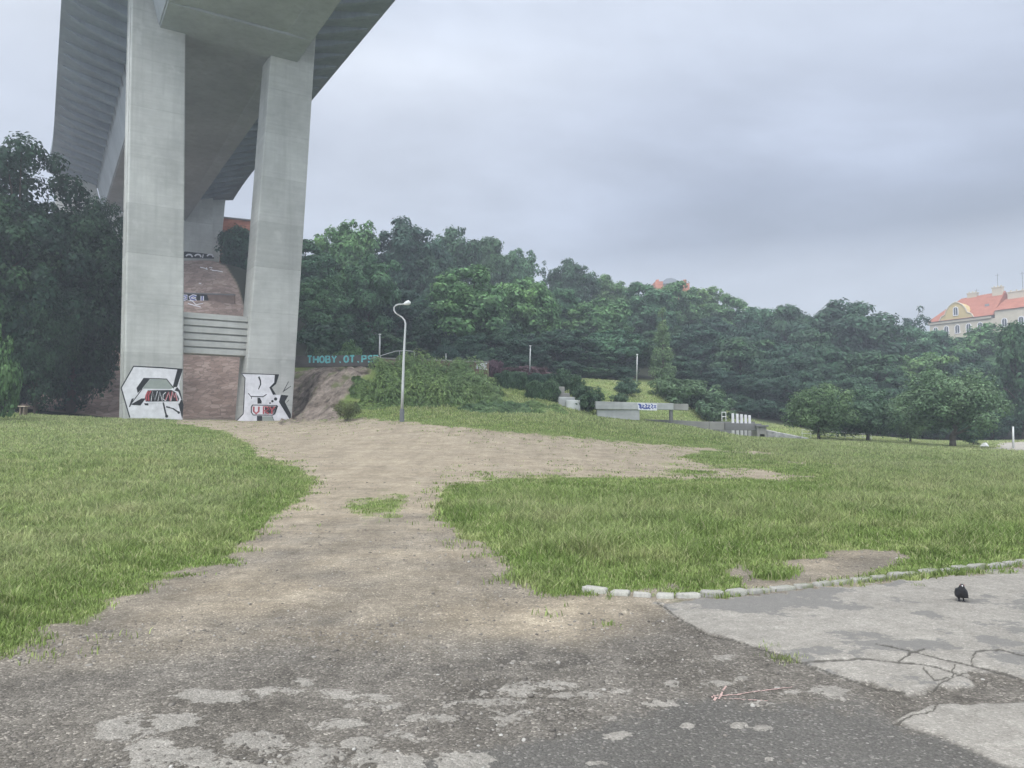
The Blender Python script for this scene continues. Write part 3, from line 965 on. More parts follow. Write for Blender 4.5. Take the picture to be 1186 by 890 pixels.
# soffit thickenings: long edge strips tapering away from the pier, and the pier diaphragm
mb = MB()
for sa, sb, wl_a, wl_b in ((.6, 59.5, 1.9, 1.0), (-4.2, -60, 2.2, .9), (-60, -149, .9, .9)):
    for (e, sg) in ((TL0, 1), (TR0, -1)):
        a0, a1 = e + sg * .12, e + sg * wl_a
        b0, b1 = e + sg * .12, e + sg * wl_b
        mb.hexa([bw(a0, sa, ZB - .16), bw(a1, sa, ZB - .02), bw(b1, sb, ZB - .02), bw(b0, sb, ZB - .16)],
                [bw(a0, sa, ZB + .1), bw(a1, sa, ZB + .1), bw(b1, sb, ZB + .1), bw(b0, sb, ZB + .1)])
mb.hexa([bw(TL0 + .1, -4.2, ZB - .2), bw(TR0 - .1, -4.2, ZB - .2), bw(TR0 - .1, .6, ZB - .2), bw(TL0 + .1, .6, ZB - .2)],
        [bw(TL0 + .1, -4.2, ZB + .1), bw(TR0 - .1, -4.2, ZB + .1), bw(TR0 - .1, .6, ZB + .1), bw(TL0 + .1, .6, ZB + .1)])
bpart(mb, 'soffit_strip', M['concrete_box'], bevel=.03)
# deck with cantilevers and transverse ribs
mb = MB()


def flare(s):
    return max(0, (s - 44) / 17) ** 2 * .45


ss_ = [S0, 40, 46, 51, 55, 58, 60.6, 63.5]
prof = lambda s: [(TLE - flare(s), ZE), (TLS - flare(s) * .3, ZW + .7), (TLW, ZW), (TRW, ZW), (TRS + flare(s) * .3, ZW + .7), (TRE + flare(s), ZE), (TRE + flare(s), ZE + 1.1), (TLE - flare(s), ZE + 1.1)]
base = len(mb.v)
for s in ss_:
    mb.v += [bw(t, s, z) for t, z in prof(s)]
for i in range(len(ss_) - 1):
    for k in range(8):
        a = base + i * 8 + k
        b = base + i * 8 + (k + 1) % 8
        mb.f.append((a, b, b + 8, a + 8))
        mb.m.append(0)
mb.f.append(tuple(base + k for k in range(8)))
mb.f.append(tuple(base + (len(ss_) - 1) * 8 + k for k in range(8)))
mb.m += [0, 0]
s = -66.0
while s < 60:
    for sg, tw, tsx, te in ((1, TLW, TLS, TLE), (-1, TRW, TRS, TRE)):
        te2 = te + sg * .45
        for (ta, za, da), (tb, zb, db) in (((tw, ZW, .85), (tsx, ZW + .7, .5)), ((tsx, ZW + .7, .42), (te2, ZE - .09, .12))):
            lo, hi = (ta, tb)
            mb.hexa([bw(ta, s, za - da), bw(tb, s, zb - db), bw(tb, s + .55, zb - db), bw(ta, s + .55, za - da)],
                    [bw(ta, s, za + .2), bw(tb, s, zb + .2), bw(tb, s + .55, zb + .2), bw(ta, s + .55, za + .2)])
    s += 2.9
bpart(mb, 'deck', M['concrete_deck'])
# parapet railing along both edges
for e, sg in ((TLE, 1), (TRE, -1)):
    mb = MB()
    for z in (ZE + 1.6, ZE + 2.0, ZE + 2.4, ZE + 2.8):
        mb.tube([bw(e + sg * .3, S0, z), bw(e + sg * .3, 44, z)] + [bw(e + sg * (.3 - flare(q)), q, z) for q in (50, 55, 60, 63)], .03, 4)
    for q in np.arange(-60, 63, 2.0):
        mb.box(0, 0, 0, 0, 0, 0) if False else None
        p = bw(e + sg * (.3 - flare(q)), q, 0)
        mb.tube([(p[0], p[1], ZE + 1.05), (p[0], p[1], ZE + 2.85)], .035, 4)
    bpart(mb, 'railing', M['galv'])


def leg(t0a, t0b, t1a, t1b, z1a, z1b, name='pier_leg'):
    mb = MB()
    ext = lambda ta, tb, za: (tb - ta) / (za - 2.7)
    ka, kb = ext(t0a, t1a, z1a), ext(t0b, t1b, z1b)
    zs = [1.2, 12, 24, 38.6]
    base = len(mb.v)
    for z in zs:
        a, b = t0a + ka * (z - 2.7), t0b + kb * (z - 2.7)
        mb.v += [bw(a, 0, z), bw(b, 0, z), bw(b, 3.0, z), bw(a, 3.0, z)]
    for i in range(3):
        for k in range(4):
            p, q = base + i * 4 + k, base + i * 4 + (k + 1) % 4
            mb.f.append((p, q, q + 4, p + 4))
            mb.m.append(0)
    mb.f += [(base + 3, base + 2, base + 1, base), tuple(base + 12 + k for k in range(4))]
    mb.m += [0, 0]
    return bpart(mb, name, M['concrete'], bevel=.10, seg=2), (ka, kb)


leg_l, _ = leg(-2.05, 2.19, -2.38, 1.62, 35, 34)
leg_r, _ = leg(6.78, 10.84, 8.43, 12.39, 33.5, 37.06)
leg_l['label'] = 'left leg with a white angular graffito at its foot'
leg_r['label'] = 'right leg leaning outwards with a white letter graffito at its foot'
# pale raised fillet down the left side of the left leg
mb = MB()
for sa in (.28, 2.5):
    mb.hexa([bw(-2.06 - .06, sa, 1.3), bw(-2.0, sa, 1.3), bw(-2.0, sa + .16, 1.3), bw(-2.06 - .06, sa + .16, 1.3)], [bw(-2.42 - .06, sa, 38), bw(-2.36, sa, 38), bw(-2.36, sa + .16, 38), bw(-2.42 - .06, sa + .16, 38)])
bpart(mb, 'leg_fillet', M['white_paint'] if False else M['concrete'])
# ribbed tie wall between the legs
mb = MB()
zb_, zt_ = 8.05, 11.5
nb = 6
hb = (zt_ - zb_) / nb
for i in range(nb):
    z0 = zb_ + i * hb
    mb.hexa([bw(1.9, .75, z0), bw(7.6, .75, z0), bw(7.6, 2.3, z0), bw(1.9, 2.3, z0)], [bw(1.9, .75, z0 + hb - .13), bw(7.6, .75, z0 + hb - .13), bw(7.6, 2.3, z0 + hb - .13), bw(1.9, 2.3, z0 + hb - .13)])
mb.hexa([bw(1.9, 1.0, zb_ + .02), bw(7.6, 1.0, zb_ + .02), bw(7.6, 2.2, zb_ + .02), bw(1.9, 2.2, zb_ + .02)], [bw(1.9, 1.0, zt_ - .2), bw(7.6, 1.0, zt_ - .2), bw(7.6, 2.2, zt_ - .2), bw(1.9, 2.2, zt_ - .2)])
bpart(mb, 'tie_wall', M['concrete'], bevel=.02)
# abutment
mb = MB()
SA = 60.72
zf = 22.0
mb.hexa([bw(-5.2, SA, zf), bw(14.9, SA, zf), bw(14.9, SA + 6, zf), bw(-5.2, SA + 6, zf)], [bw(-5.2, SA, ZB - .02), bw(14.9, SA, ZB - .02), bw(14.9, SA + 6, ZB - .02), bw(-5.2, SA + 6, ZB - .02)])
mb.hexa([bw(-5.2, SA, ZB - .015), bw(TL0 - .06, SA, ZB - .015), bw(TL0 - .06, SA + 5.9, ZB - .015), bw(-5.2, SA + 5.9, ZB - .015)], [bw(-5.2, SA, ZW + .5), bw(TLW - .06, SA, ZW - .05), bw(TLW - .06, SA + 5.9, ZW - .05), bw(-5.2, SA + 5.9, ZW + .5)])
mb.hexa([bw(TR0 + .06, SA, ZB - .015), bw(14.9, SA, ZB - .015), bw(14.9, SA + 5.9, ZB - .015), bw(TR0 + .06, SA + 5.9, ZB - .015)], [bw(TRW + .06, SA, ZW - .05), bw(14.9, SA, ZW + .4), bw(14.9, SA + 5.9, ZW + .4), bw(TRW + .06, SA + 5.9, ZW - .05)])
mb.hexa([bw(15.05, SA + 2.2, zf), bw(16.0, SA + 2.2, zf), bw(16.0, SA + 7, zf), bw(15.05, SA + 7, zf)], [bw(15.05, SA + 2.2, ZE - .2), bw(17.2, SA + 2.2, ZE - .2), bw(17.2, SA + 7, ZE - .2), bw(15.05, SA + 7, ZE - .2)])
mb.hexa([bw(-6.4, SA + 2.2, zf), bw(-5.35, SA + 2.2, zf), bw(-5.35, SA + 7, zf), bw(-6.4, SA + 7, zf)], [bw(-6.4, SA + 2.2, ZE - .2), bw(-5.35, SA + 2.2, ZE - .2), bw(-5.35, SA + 7, ZE - .2), bw(-6.4, SA + 7, ZE - .2)])
abut = bpart(mb, 'abutment', M['concrete'], bevel=.05)
mb = MB()
mb.tube([bw(-5.28, SA + .9, 22), bw(-5.28, SA + .9, ZW)], .1, 6)
bpart(mb, 'drain_pipe', M['galv'])


# --- graffiti -------------------------------------------------------------------
class Paint:
    """flat sprayed shapes, drawn in a plane by a mapping function f(x, y, layer) -> world point"""

    def __init__(self, f):
        self.f = f
        self.mb = MB()

    def poly(self, pts, mi, layer=0):
        self.mb.add([self.f(x, y, layer) for x, y in pts], [tuple(range(len(pts)))], mi)

    def stroke(self, pts, w, mi, layer=1, w2=None):
        pts = [np.array(p, float) for p in pts]
        w2 = w if w2 is None else w2
        L, R = [], []
        for i, p in enumerate(pts):
            t = pts[min(i + 1, len(pts) - 1)] - pts[max(i - 1, 0)]
            t /= np.linalg.norm(t) + 1e-9
            n = np.array([-t[1], t[0]])
            ww = (w + (w2 - w) * i / (len(pts) - 1)) / 2
            L.append(p + n * ww)
            R.append(p - n * ww)
        for i in range(len(pts) - 1):
            self.mb.add([self.f(*q, layer) for q in (L[i], R[i], R[i + 1], L[i + 1])], [(0, 1, 2, 3)], mi)

    def disc(self, c, r, mi, layer=2, n=10):
        self.poly([(c[0] + r * math.cos(2 * PI * k / n), c[1] + r * math.sin(2 * PI * k / n)) for k in range(n)], mi, layer)


GM = [M['white_paint'], M['black_paint'], M['red_paint'], M['grey_paint'], M['blue_paint'], M['teal_paint']]


def bsub(paint, parent, name='graffiti'):
    mb = paint.mb
    # faces towards the viewer; no welding
    o = mb.build(name, GM)
    o.parent = parent
    return o


def sub_of_bridge(paint, parent):
    o = bsub(paint, parent)
    o.matrix_parent_inverse = parent.matrix_parent_inverse.inverted() @ Matrix.Identity(4) if False else (bridge.matrix_basis @ parent.matrix_parent_inverse @ parent.matrix_basis).inverted()
    return o


A = Paint(lambda x, y, l: tuple(on_pier(130 + x / 8.9, 400 + y / 8.9, 0, .006 + .004 * l)))
A.poly([(220, 218), (725, 250), (690, 400), (728, 765), (185, 748), (95, 440)], 0, 0)
A.stroke([(180, 745), (92, 440), (220, 218), (500, 232), (725, 250)], 13, 1, 1)
A.poly([(672, 246), (726, 252), (668, 430), (632, 436), (626, 420)], 1, 1)
A.poly([(668, 430), (700, 470), (735, 620), (722, 768), (690, 640), (640, 470)], 1, 1)
A.poly([(322, 340), (395, 342), (306, 450), (262, 495), (250, 442)], 1, 1)
A.poly([(395, 346), (560, 350), (630, 440), (600, 452), (310, 448)], 3, 1)
A.stroke([(325, 342), (400, 344), (480, 345), (560, 350), (635, 445)], 9, 1, 2)
A.poly([(310, 450), (600, 455), (680, 480), (712, 560), (690, 600), (370, 600), (330, 585)], 0, 2)
A.stroke([(310, 450), (190, 610), (230, 615), (335, 560)], 8, 1, 3)
A.poly([(190, 612), (300, 550), (345, 548), (290, 622)], 1, 3)
A.poly([(200, 552), (222, 548), (182, 640), (172, 635)], 1, 3)
A.poly([(330, 598), (372, 600), (372, 622), (336, 618)], 1, 3)
A.poly([(365, 466), (610, 462), (660, 490), (690, 555), (680, 580), (345, 582), (335, 540)], 1, 3)
A.stroke([(365, 462), (610, 458), (668, 485), (705, 560), (690, 600), (372, 596)], 7, 0, 4)
for q in ([(372, 472), (348, 520), (352, 575)], [(398, 470), (372, 520), (376, 575)]):
    A.stroke(q, 16, 2, 4)
for q in ([(400, 575), (415, 475), (440, 570), (465, 475)], [(470, 575), (490, 480), (515, 575)], [(552, 485), (525, 510), (522, 555), (550, 575)]):
    A.stroke(q, 7, 0, 5)
for q in ([(545, 575), (580, 482), (598, 575)], [(600, 575), (618, 478), (640, 540), (650, 490), (668, 575)]):
    A.stroke(q, 13, 2, 4)
    A.stroke([(x + 6, y) for x, y in q], 4, 0, 5)
A.stroke([(525, 590), (540, 660), (555, 720)], 16, 1, 4)
A.stroke([(555, 635), (620, 650), (680, 690)], 14, 1, 4)
A.disc((560, 732), 16, 1, 4)
A.disc((684, 695), 14, 1, 4)
A.stroke([(560, 600), (600, 640), (690, 660)], 5, 0, 5)
sub_of_bridge(A, leg_l)

B = Paint(lambda x, y, l: tuple(on_pier(250 + x / 9.89, 410 + y / 9.89, 0, .006 + .004 * l)))
B.poly([(295, 225), (722, 240), (690, 320), (615, 385), (690, 470), (760, 470), (722, 550), (860, 780), (245, 768), (318, 690), (325, 480), (335, 280)], 0, 0)
B.stroke([(240, 765), (312, 690), (320, 580), (326, 450), (334, 280), (292, 226)], 10, 1, 1)
B.stroke([(292, 226), (500, 232), (720, 240)], 9, 1, 1)
B.poly([(675, 238), (724, 240), (690, 345), (640, 388), (690, 468), (655, 470), (612, 386), (668, 330)], 1, 1)
B.poly([(745, 470), (830, 478), (790, 550), (860, 690), (860, 775), (722, 552)], 1, 1)
B.stroke([(490, 262), (510, 310), (512, 350), (487, 408)], 20, 1, 2, 10)
B.stroke([(370, 452), (400, 488), (540, 492), (580, 465)], 10, 1, 2)
B.stroke([(405, 488), (408, 518)], 8, 1, 2)
B.poly([(476, 500), (505, 505), (525, 545), (522, 570), (476, 572)], 1, 2)
B.poly([(470, 712), (530, 712), (532, 772), (470, 772)], 1, 2)
B.poly([(532, 716), (650, 716), (668, 772), (532, 772)], 3, 2)
B.disc((684, 518), 19, 1, 2)
B.disc((647, 543), 14, 1, 2)
B.disc((620, 565), 10, 1, 2)
B.poly([(415, 582), (700, 588), (712, 600), (680, 690), (650, 708), (425, 706), (400, 670), (400, 610)], 1, 3)
B.poly([(425, 592), (690, 597), (668, 684), (645, 698), (430, 696), (412, 668), (412, 615)], 0, 4)
B.poly([(560, 600), (690, 602), (668, 690), (560, 690)], 1, 4)
B.stroke([(435, 605), (432, 660), (460, 685), (490, 660), (492, 605)], 21, 2, 5)
B.stroke([(545, 690), (545, 605), (595, 612), (600, 640), (555, 650), (605, 690)], 18, 2, 5)
B.stroke([(618, 610), (640, 645), (675, 605)], 18, 2, 5)
B.stroke([(640, 645), (640, 692)], 18, 2, 5)
B.stroke([(640, 712), (668, 770)], 5, 1, 5)
B.stroke([(768, 440), (832, 318)], 7, 1, 2)
B.stroke([(782, 425), (860, 370)], 7, 1, 2)
B.stroke([(810, 560), (840, 525)], 5, 1, 2)
sub_of_bridge(B, leg_r)

# abutment graffiti: a band of round white letters on black
Cg = Paint(lambda x, y, l: tuple(on_pier(200 + x / 7.42, 270 + y / 7.42, SA, .07 + .02 * l)))
Cg.poly([(0, 185), (110, 160), (250, 175), (350, 190), (355, 222), (60, 215), (0, 200)], 1, 0)
for cx_ in (60, 140, 215, 320):
    Cg.stroke([(cx_ + 26 * math.cos(a), 206 + 20 * math.sin(a)) for a in np.linspace(-2.9, 0.2, 9)], 13, 0, 1)
Cg.stroke([(255, 215), (262, 186)], 10, 0, 1)
sub_of_bridge(Cg, abut)

# block letters for sprayed words
GL = {'T': [[(0, 1), (1, 1)], [(.5, 1), (.5, 0)]], 'H': [[(0, 0), (0, 1)], [(1, 0), (1, 1)], [(0, .5), (1, .5)]], 'O': [[(.5, 0), (.1, .2), (0, .5), (.1, .8), (.5, 1), (.9, .8), (1, .5), (.9, .2), (.5, 0)]],
      'B': [[(0, 0), (0, 1), (.8, .95), (.85, .6), (0, .52), (.95, .45), (.95, .08), (0, 0)]], 'Y': [[(0, 1), (.5, .5), (1, 1)], [(.5, .5), (.5, 0)]], 'P': [[(0, 0), (0, 1), (.9, .95), (.95, .55), (0, .48)]],
      'S': [[(1, .9), (.5, 1), (.05, .8), (.2, .55), (.85, .42), (.95, .15), (.5, 0), (0, .1)]], 'E': [[(1, 1), (0, 1), (0, 0), (1, 0)], [(0, .5), (.8, .5)]], '.': [[(.4, 0), (.6, .12)]], 'R': [[(0, 0), (0, 1), (.9, .95), (.9, .55), (0, .5), (1, 0)]],
      '!': [[(.5, 1), (.5, .35)], [(.5, .15), (.5, 0)]], 'N': [[(0, 0), (0, 1), (1, 0), (1, 1)]], 'K': [[(0, 0), (0, 1)], [(1, 1), (0, .45), (1, 0)]], 'A': [[(0, 0), (.5, 1), (1, 0)], [(.2, .38), (.8, .38)]], 'C': [[(1, .85), (.5, 1), (.05, .7), (.05, .3), (.5, 0), (1, .15)]], 'M': [[(0, 0), (.1, 1), (.5, .3), (.9, 1), (1, 0)]]}


def sprayed(paint, word, x0, x1, y0, y1, w, mi, layer=1):
    n = len(word)
    cw = (x1 - x0) / n
    for i, ch in enumerate(word):
        for st in GL.get(ch, []):
            paint.stroke([(x0 + (i + .12 + .70 * a) * cw, y0 + (y1 - y0) * b) for a, b in st], w, mi, layer)


# ------------------------------------------------------------------ things on the stone embankment
# low retaining wall with lettering across the slope
pa, pb = ground_hit(150, 349, 66), ground_hit(272, 352, 66)
mb = MB()
mb.beam(pa, pb, .5, (pa[2] - 1.5, pb[2] - 1.5), (pa[2] + 1.15, pb[2] + 1.05))
w_ = mb.build('retaining_wall', flat_mat('brown_stone_wall', (.21, .155, .13), .9, .2, .25, 1.5), bevel=.04)
tag(w_, 'low brown wall across the stone slope with black and white lettering, seen between the bridge legs', 'wall')
mb = MB()
mb.beam(pa, pb, .62, (pa[2] + 1.153, pb[2] + 1.053), (pa[2] + 1.30, pb[2] + 1.2))
cop = mb.build('coping', M['concrete_dark'], w_)


def wall_map(pa, pb, off, zbase):
    a, b = np.array(pa[:2]), np.array(pb[:2])
    d = (b - a) / np.linalg.norm(b - a)
    n = np.array([d[1], -d[0]])
    L = np.linalg.norm(b - a)

    def f(x, y, l):
        p = a + d * x + n * (off + .006 + .005 * l)
        return (p[0], p[1], zbase(x / L) + y)
    return f, L


f_, L_ = wall_map(pa, pb, .25, lambda k: pa[2] + (pb[2] - pa[2]) * k)
Pw = Paint(f_)
x0, x1 = L_ * (206 - 150) / 122, L_ * (240 - 150) / 122
Pw.poly([(x0, -.35), (x1, -.35), (x1 + .2, .4), (x1, 1.05), (x0, 1.1)], 1, 0)
sprayed(Pw, 'RS!', x0 + .25, x1, -.1, .85, .42, 0, 1)
sprayed(Pw, 'RS!', x0 + .25, x1, -.1, .85, .16, 4, 2)
bsub(Pw, w_)
# chalk-like scrawl on the slope
Ps = Paint(lambda x, y, l: tuple(ground_hit(200 + x / 7.42, 270 + y / 7.42, 66, 140, .06)))
for q in ([(235, 298), (270, 305), (300, 318)], [(290, 300), (296, 320)], [(315, 300), (340, 302), (325, 318), (350, 325)], [(340, 326), (380, 328), (430, 338)], [(225, 436), (245, 440)], [(120, 580), (170, 590), (200, 620), (260, 610)], [(130, 610), (180, 625), (240, 640)]):
    Ps.stroke(q, 7, 0, 0)
bsub(Ps, G['embankment'], 'painted_scrawl')

# red brick wall behind the abutment on the right, and its shrub
bk = NT('red_brick')
vb_ = bk.coord('Object')
br = bk.n('ShaderNodeTexBrick')
bk.l(bk.coord('Object', (1, 1, 1)), br.inputs['Vector'])
nb_ = bk.noise(vb_, .8, 5)
cb = bk.ramp(nb_, [(.3, (.36, .14, .09)), (.7, (.52, .235, .165))])
vz = bk.coord('Object', (.2, .2, 6))
cb = bk.mix(1, cb, bk.ramp(bk.noise(vz, 1, 2), [(.35, .75), (.65, 1.15)]), 'MULTIPLY')
M['brick'] = bk.done(bk.bsdf(cb, .9, .2, nb_, .3, .03))
mb = MB()
qa, qb = at(247, 300, 127), at(300, 300, 124)
mb.beam(qa, qb, 1.0, 24, (at(247, 252.5, 127)[2], at(300, 258, 124)[2]))
wl = mb.build('brick_wall', M['brick'])
tag(wl, 'tall red brick wall beside the bridge end, seen past the right leg', 'wall')
mb = MB()
mb.beam(qa, qb, 1.25, (at(247, 252.5, 127)[2] + .003, at(300, 258, 124)[2] + .003), (at(247, 252.5, 127)[2] + .25, at(300, 258, 124)[2] + .25))
mb.build('coping', M['concrete_dark'], wl)

# ------------------------------------------------------------------ foliage builders
def leaf_cloud(P, Nrm, size, rng, along=None, aspect=1.6):
    """kite-shaped leaf sprays at P facing Nrm"""
    n = len(P)
    r = rng.normal(0, 1, (n, 3))
    if along is not None:
        r = along + .25 * r
    T = r - (r * Nrm).sum(1, keepdims=True) * Nrm
    T /= np.linalg.norm(T, axis=1, keepdims=True) + 1e-9
    Bn = np.cross(Nrm, T)
    s = size[:, None]
    a, b = T * s * .5 * aspect, Bn * s * .5
    bend = Nrm * s * .18
    V = np.stack([P - a, P + b * .9 - a * .1 + bend, P + a, P - b * .9 - a * .1 + bend], 1).reshape(-1, 3)
    k = np.arange(n) * 4
    return V, np.stack([k, k + 1, k + 2, k + 3], -1)


def unit(v):
    return v / (np.linalg.norm(v, axis=-1, keepdims=True) + 1e-9)


def crown_mesh(name, mat, seed, shape='dome', H=14.0, W=10.0, nleaf=20000, nblob=46, leaf=(.2, .44), base=.16):
    rng = np.random.default_rng(seed)
    dirs = unit(rng.normal(0, 1, (nblob, 3)))
    rad = rng.uniform(.35, .92, nblob)
    zc = H * (base + (1 - base) / 2)
    ax = np.array([W / 2, W / 2, H * (1 - base) / 2])
    lob = 1 + .22 * np.sin(dirs @ rng.normal(0, 2.2, 3) + rng.uniform(0, 6)) + .12 * np.sin(dirs @ rng.normal(0, 4, 3))
    C = dirs * rad[:, None] * lob[:, None] * ax * .86
    br_ = rng.uniform(.11, .23, nblob) * W * (1.15 - .5 * rad)
    if shape == 'cone':
        h = rng.random(nblob) ** 1.3
        an = rng.uniform(0, 2 * PI, nblob)
        rr = (1 - h) * .72 + .08
        C = np.stack([np.cos(an) * rr * W * .36, np.sin(an) * rr * W * .36, (h - .5) * H * (1 - base) * .94], -1)
        br_ = (.10 + .13 * (1 - h)) * W
    if shape == 'sparse':
        br_ = br_ * .62
        C = C * 1.08
    if shape == 'dome':       # sprigs that break the outline
        ns = nblob
        d2 = unit(rng.normal(0, 1, (ns, 3)) + np.array([0, 0, .25]))
        lob2 = 1 + .22 * np.sin(d2 @ rng.normal(0, 2.2, 3)) + rng.uniform(-.12, .07, ns)
        C = np.concatenate([C, d2 * lob2[:, None] * ax * .84])
        br_ = np.concatenate([br_, rng.uniform(.06, .12, ns) * W])
        nblob = nblob + ns
    C[:, 2] += zc
    wts = br_ ** 1.9
    b = rng.choice(nblob, nleaf, p=wts / wts.sum())
    d = unit(rng.normal(0, 1, (nleaf, 3)) + np.array([0, 0, .22]))
    outw = unit(C[b] - np.array([0, 0, zc]))
    rr = br_[b] * (.62 + .34 * rng.random(nleaf) + .42 * rng.random(nleaf) ** 3)
    sq = np.array([1, 1, .78])
    # boughs are ragged: small second-level clumps on every blob
    sub = unit(rng.normal(0, 1, (nblob * 9, 3)))
    sid = b * 9 + rng.integers(0, 9, nleaf)
    dd = unit(d + 1.0 * sub[sid])
    P = C[b] + dd * rr[:, None] * sq
    Nn = unit(dd * .95 + outw * .2 + np.array([0, 0, .35]) + rng.normal(0, .34, (nleaf, 3)))
    size = rng.uniform(leaf[0], leaf[1], nleaf)
    P[:, 2] = np.maximum(P[:, 2], .15)
    V, Q = leaf_cloud(P, Nn, size, rng)
    me = np_mesh(name, V, [Q], False, [mat])
    return me, C, br_, zc


def trunk_mesh(name, C, zc, H, W, seed, mat, r0=.28, top=.72):
    rng = np.random.default_rng(seed)
    mb = MB()
    ht = H * top
    pts = [np.array([0, 0, -.6])]
    for k in range(1, 7):
        pts.append(np.array([rng.normal(0, .012 * W), rng.normal(0, .012 * W), ht * k / 6]))
    mb.tube(pts, [r0 * (1.25 - .19 * i) if i else r0 * 1.5 for i in range(7)], 8)
    ids = rng.choice(len(C), min(11, len(C)), replace=False)
    for i in ids:
        h = np.clip(C[i][2] * rng.uniform(.45, .75), H * .14, ht * .9)
        a = np.array([0, 0, h])
        mid = a * .45 + C[i] * .55 + np.array([0, 0, .03 * H])
        mb.tube([a, mid, C[i]], [r0 * .38, r0 * .22, r0 * .07], 5, cap=False)
    o = mb.build(name, mat, None, smooth=True)
    me = o.data
    bpy.data.objects.remove(o)
    return me


VAR = {}


def variant(key, mat, seed, bark='bark', r0=.28, **kw):
    H, W = kw.get('H', 14.0), kw.get('W', 10.0)
    cm, C, b_, zc = crown_mesh('crown', M[mat], seed, **kw)
    tm = trunk_mesh('trunk', C, zc, H, W, seed, M[bark], r0)
    VAR[key] = (tm, cm, H, W)


variant('a', 'leaf_a', 11, base=.08)
variant('b', 'leaf_a', 12, base=.10, nblob=60)
variant('c', 'leaf_a', 13, base=.06, nblob=36)
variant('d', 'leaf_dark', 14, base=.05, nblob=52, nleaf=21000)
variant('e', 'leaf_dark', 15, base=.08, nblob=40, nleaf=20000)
variant('l', 'leaf_light', 16, base=.08, nblob=50)
variant('cone', 'leaf_fruit', 17, shape='cone', H=14, W=5.4, nblob=60, nleaf=5600, leaf=(.16, .30), base=.1)
variant('sparse', 'leaf_dark', 18, shape='sparse', H=14, W=9, nleaf=2600, nblob=44, base=.3, leaf=(.2, .4))
variant('near', 'leaf_deep', 21, H=18, W=12, nleaf=46000, nblob=80, leaf=(.16, .34), base=.06, r0=.35)
variant('near2', 'leaf_deep', 22, H=18, W=12, nleaf=46000, nblob=64, leaf=(.16, .34), base=.05, r0=.35)
variant('fruit', 'leaf_fruit', 23, 'bark', .13, H=5.2, W=6.4, nleaf=12000, nblob=44, leaf=(.09, .2), base=.06)
variant('fruit2', 'leaf_fruit', 24, 'bark', .13, H=5.2, W=6.4, nleaf=12000, nblob=38, leaf=(.09, .2), base=.04)
variant('park', 'leaf_fruit', 25, 'bark_pale', .2, H=7.5, W=8.5, nleaf=16000, nblob=54, leaf=(.09, .21), base=.10)
variant('bush', 'leaf_hedge', 26, 'bark', .06, H=2.2, W=3.2, nleaf=5200, nblob=30, leaf=(.08, .18), base=.0)
variant('bushl', 'leaf_light', 27, 'bark', .06, H=2.2, W=3.2, nleaf=5200, nblob=30, leaf=(.08, .18), base=.0)
variant('purple', 'leaf_purple', 28, 'bark', .06, H=2.2, W=3.2, nleaf=4800, nblob=30, leaf=(.08, .18), base=.0)
variant('weed', 'leaf_weed', 31, 'bark', .03, H=2.2, W=3.2, nleaf=2200, nblob=40, leaf=(.06, .14), base=.0)
variant('under', 'leaf_dark', 29, 'bark', .1, H=5, W=6, nleaf=8000, nblob=36, leaf=(.14, .3), base=.0)
variant('fir', 'leaf_fruit', 30, 'bark', .06, H=2.2, W=3.2, nleaf=6200, nblob=42, leaf=(.07, .16), base=.0)


def plant(name, kind, px, ytop, D, wpx, label, cat, group=None, ybase=None, rz=None, sink=0.0):
    tm, cm, H, W = VAR[kind]
    p = gp(px, D)
    if ybase is not None:
        p[2] = min(p[2], at(px, ybase, D)[2]) if sink == 0 else at(px, ybase, D)[2]
    h = at(px, ytop, D)[2] - p[2]
    w = wpx / F * D
    o = empty(name, tuple(p), label, cat, group, rz if rz is not None else random.uniform(0, 6.28))
    o.scale = (w / W, w / W, h / H)
    for nm, me in (('trunk', tm), ('crown', cm)):
        c = bpy.data.objects.new(nm, me)
        link(c, o)
    return o


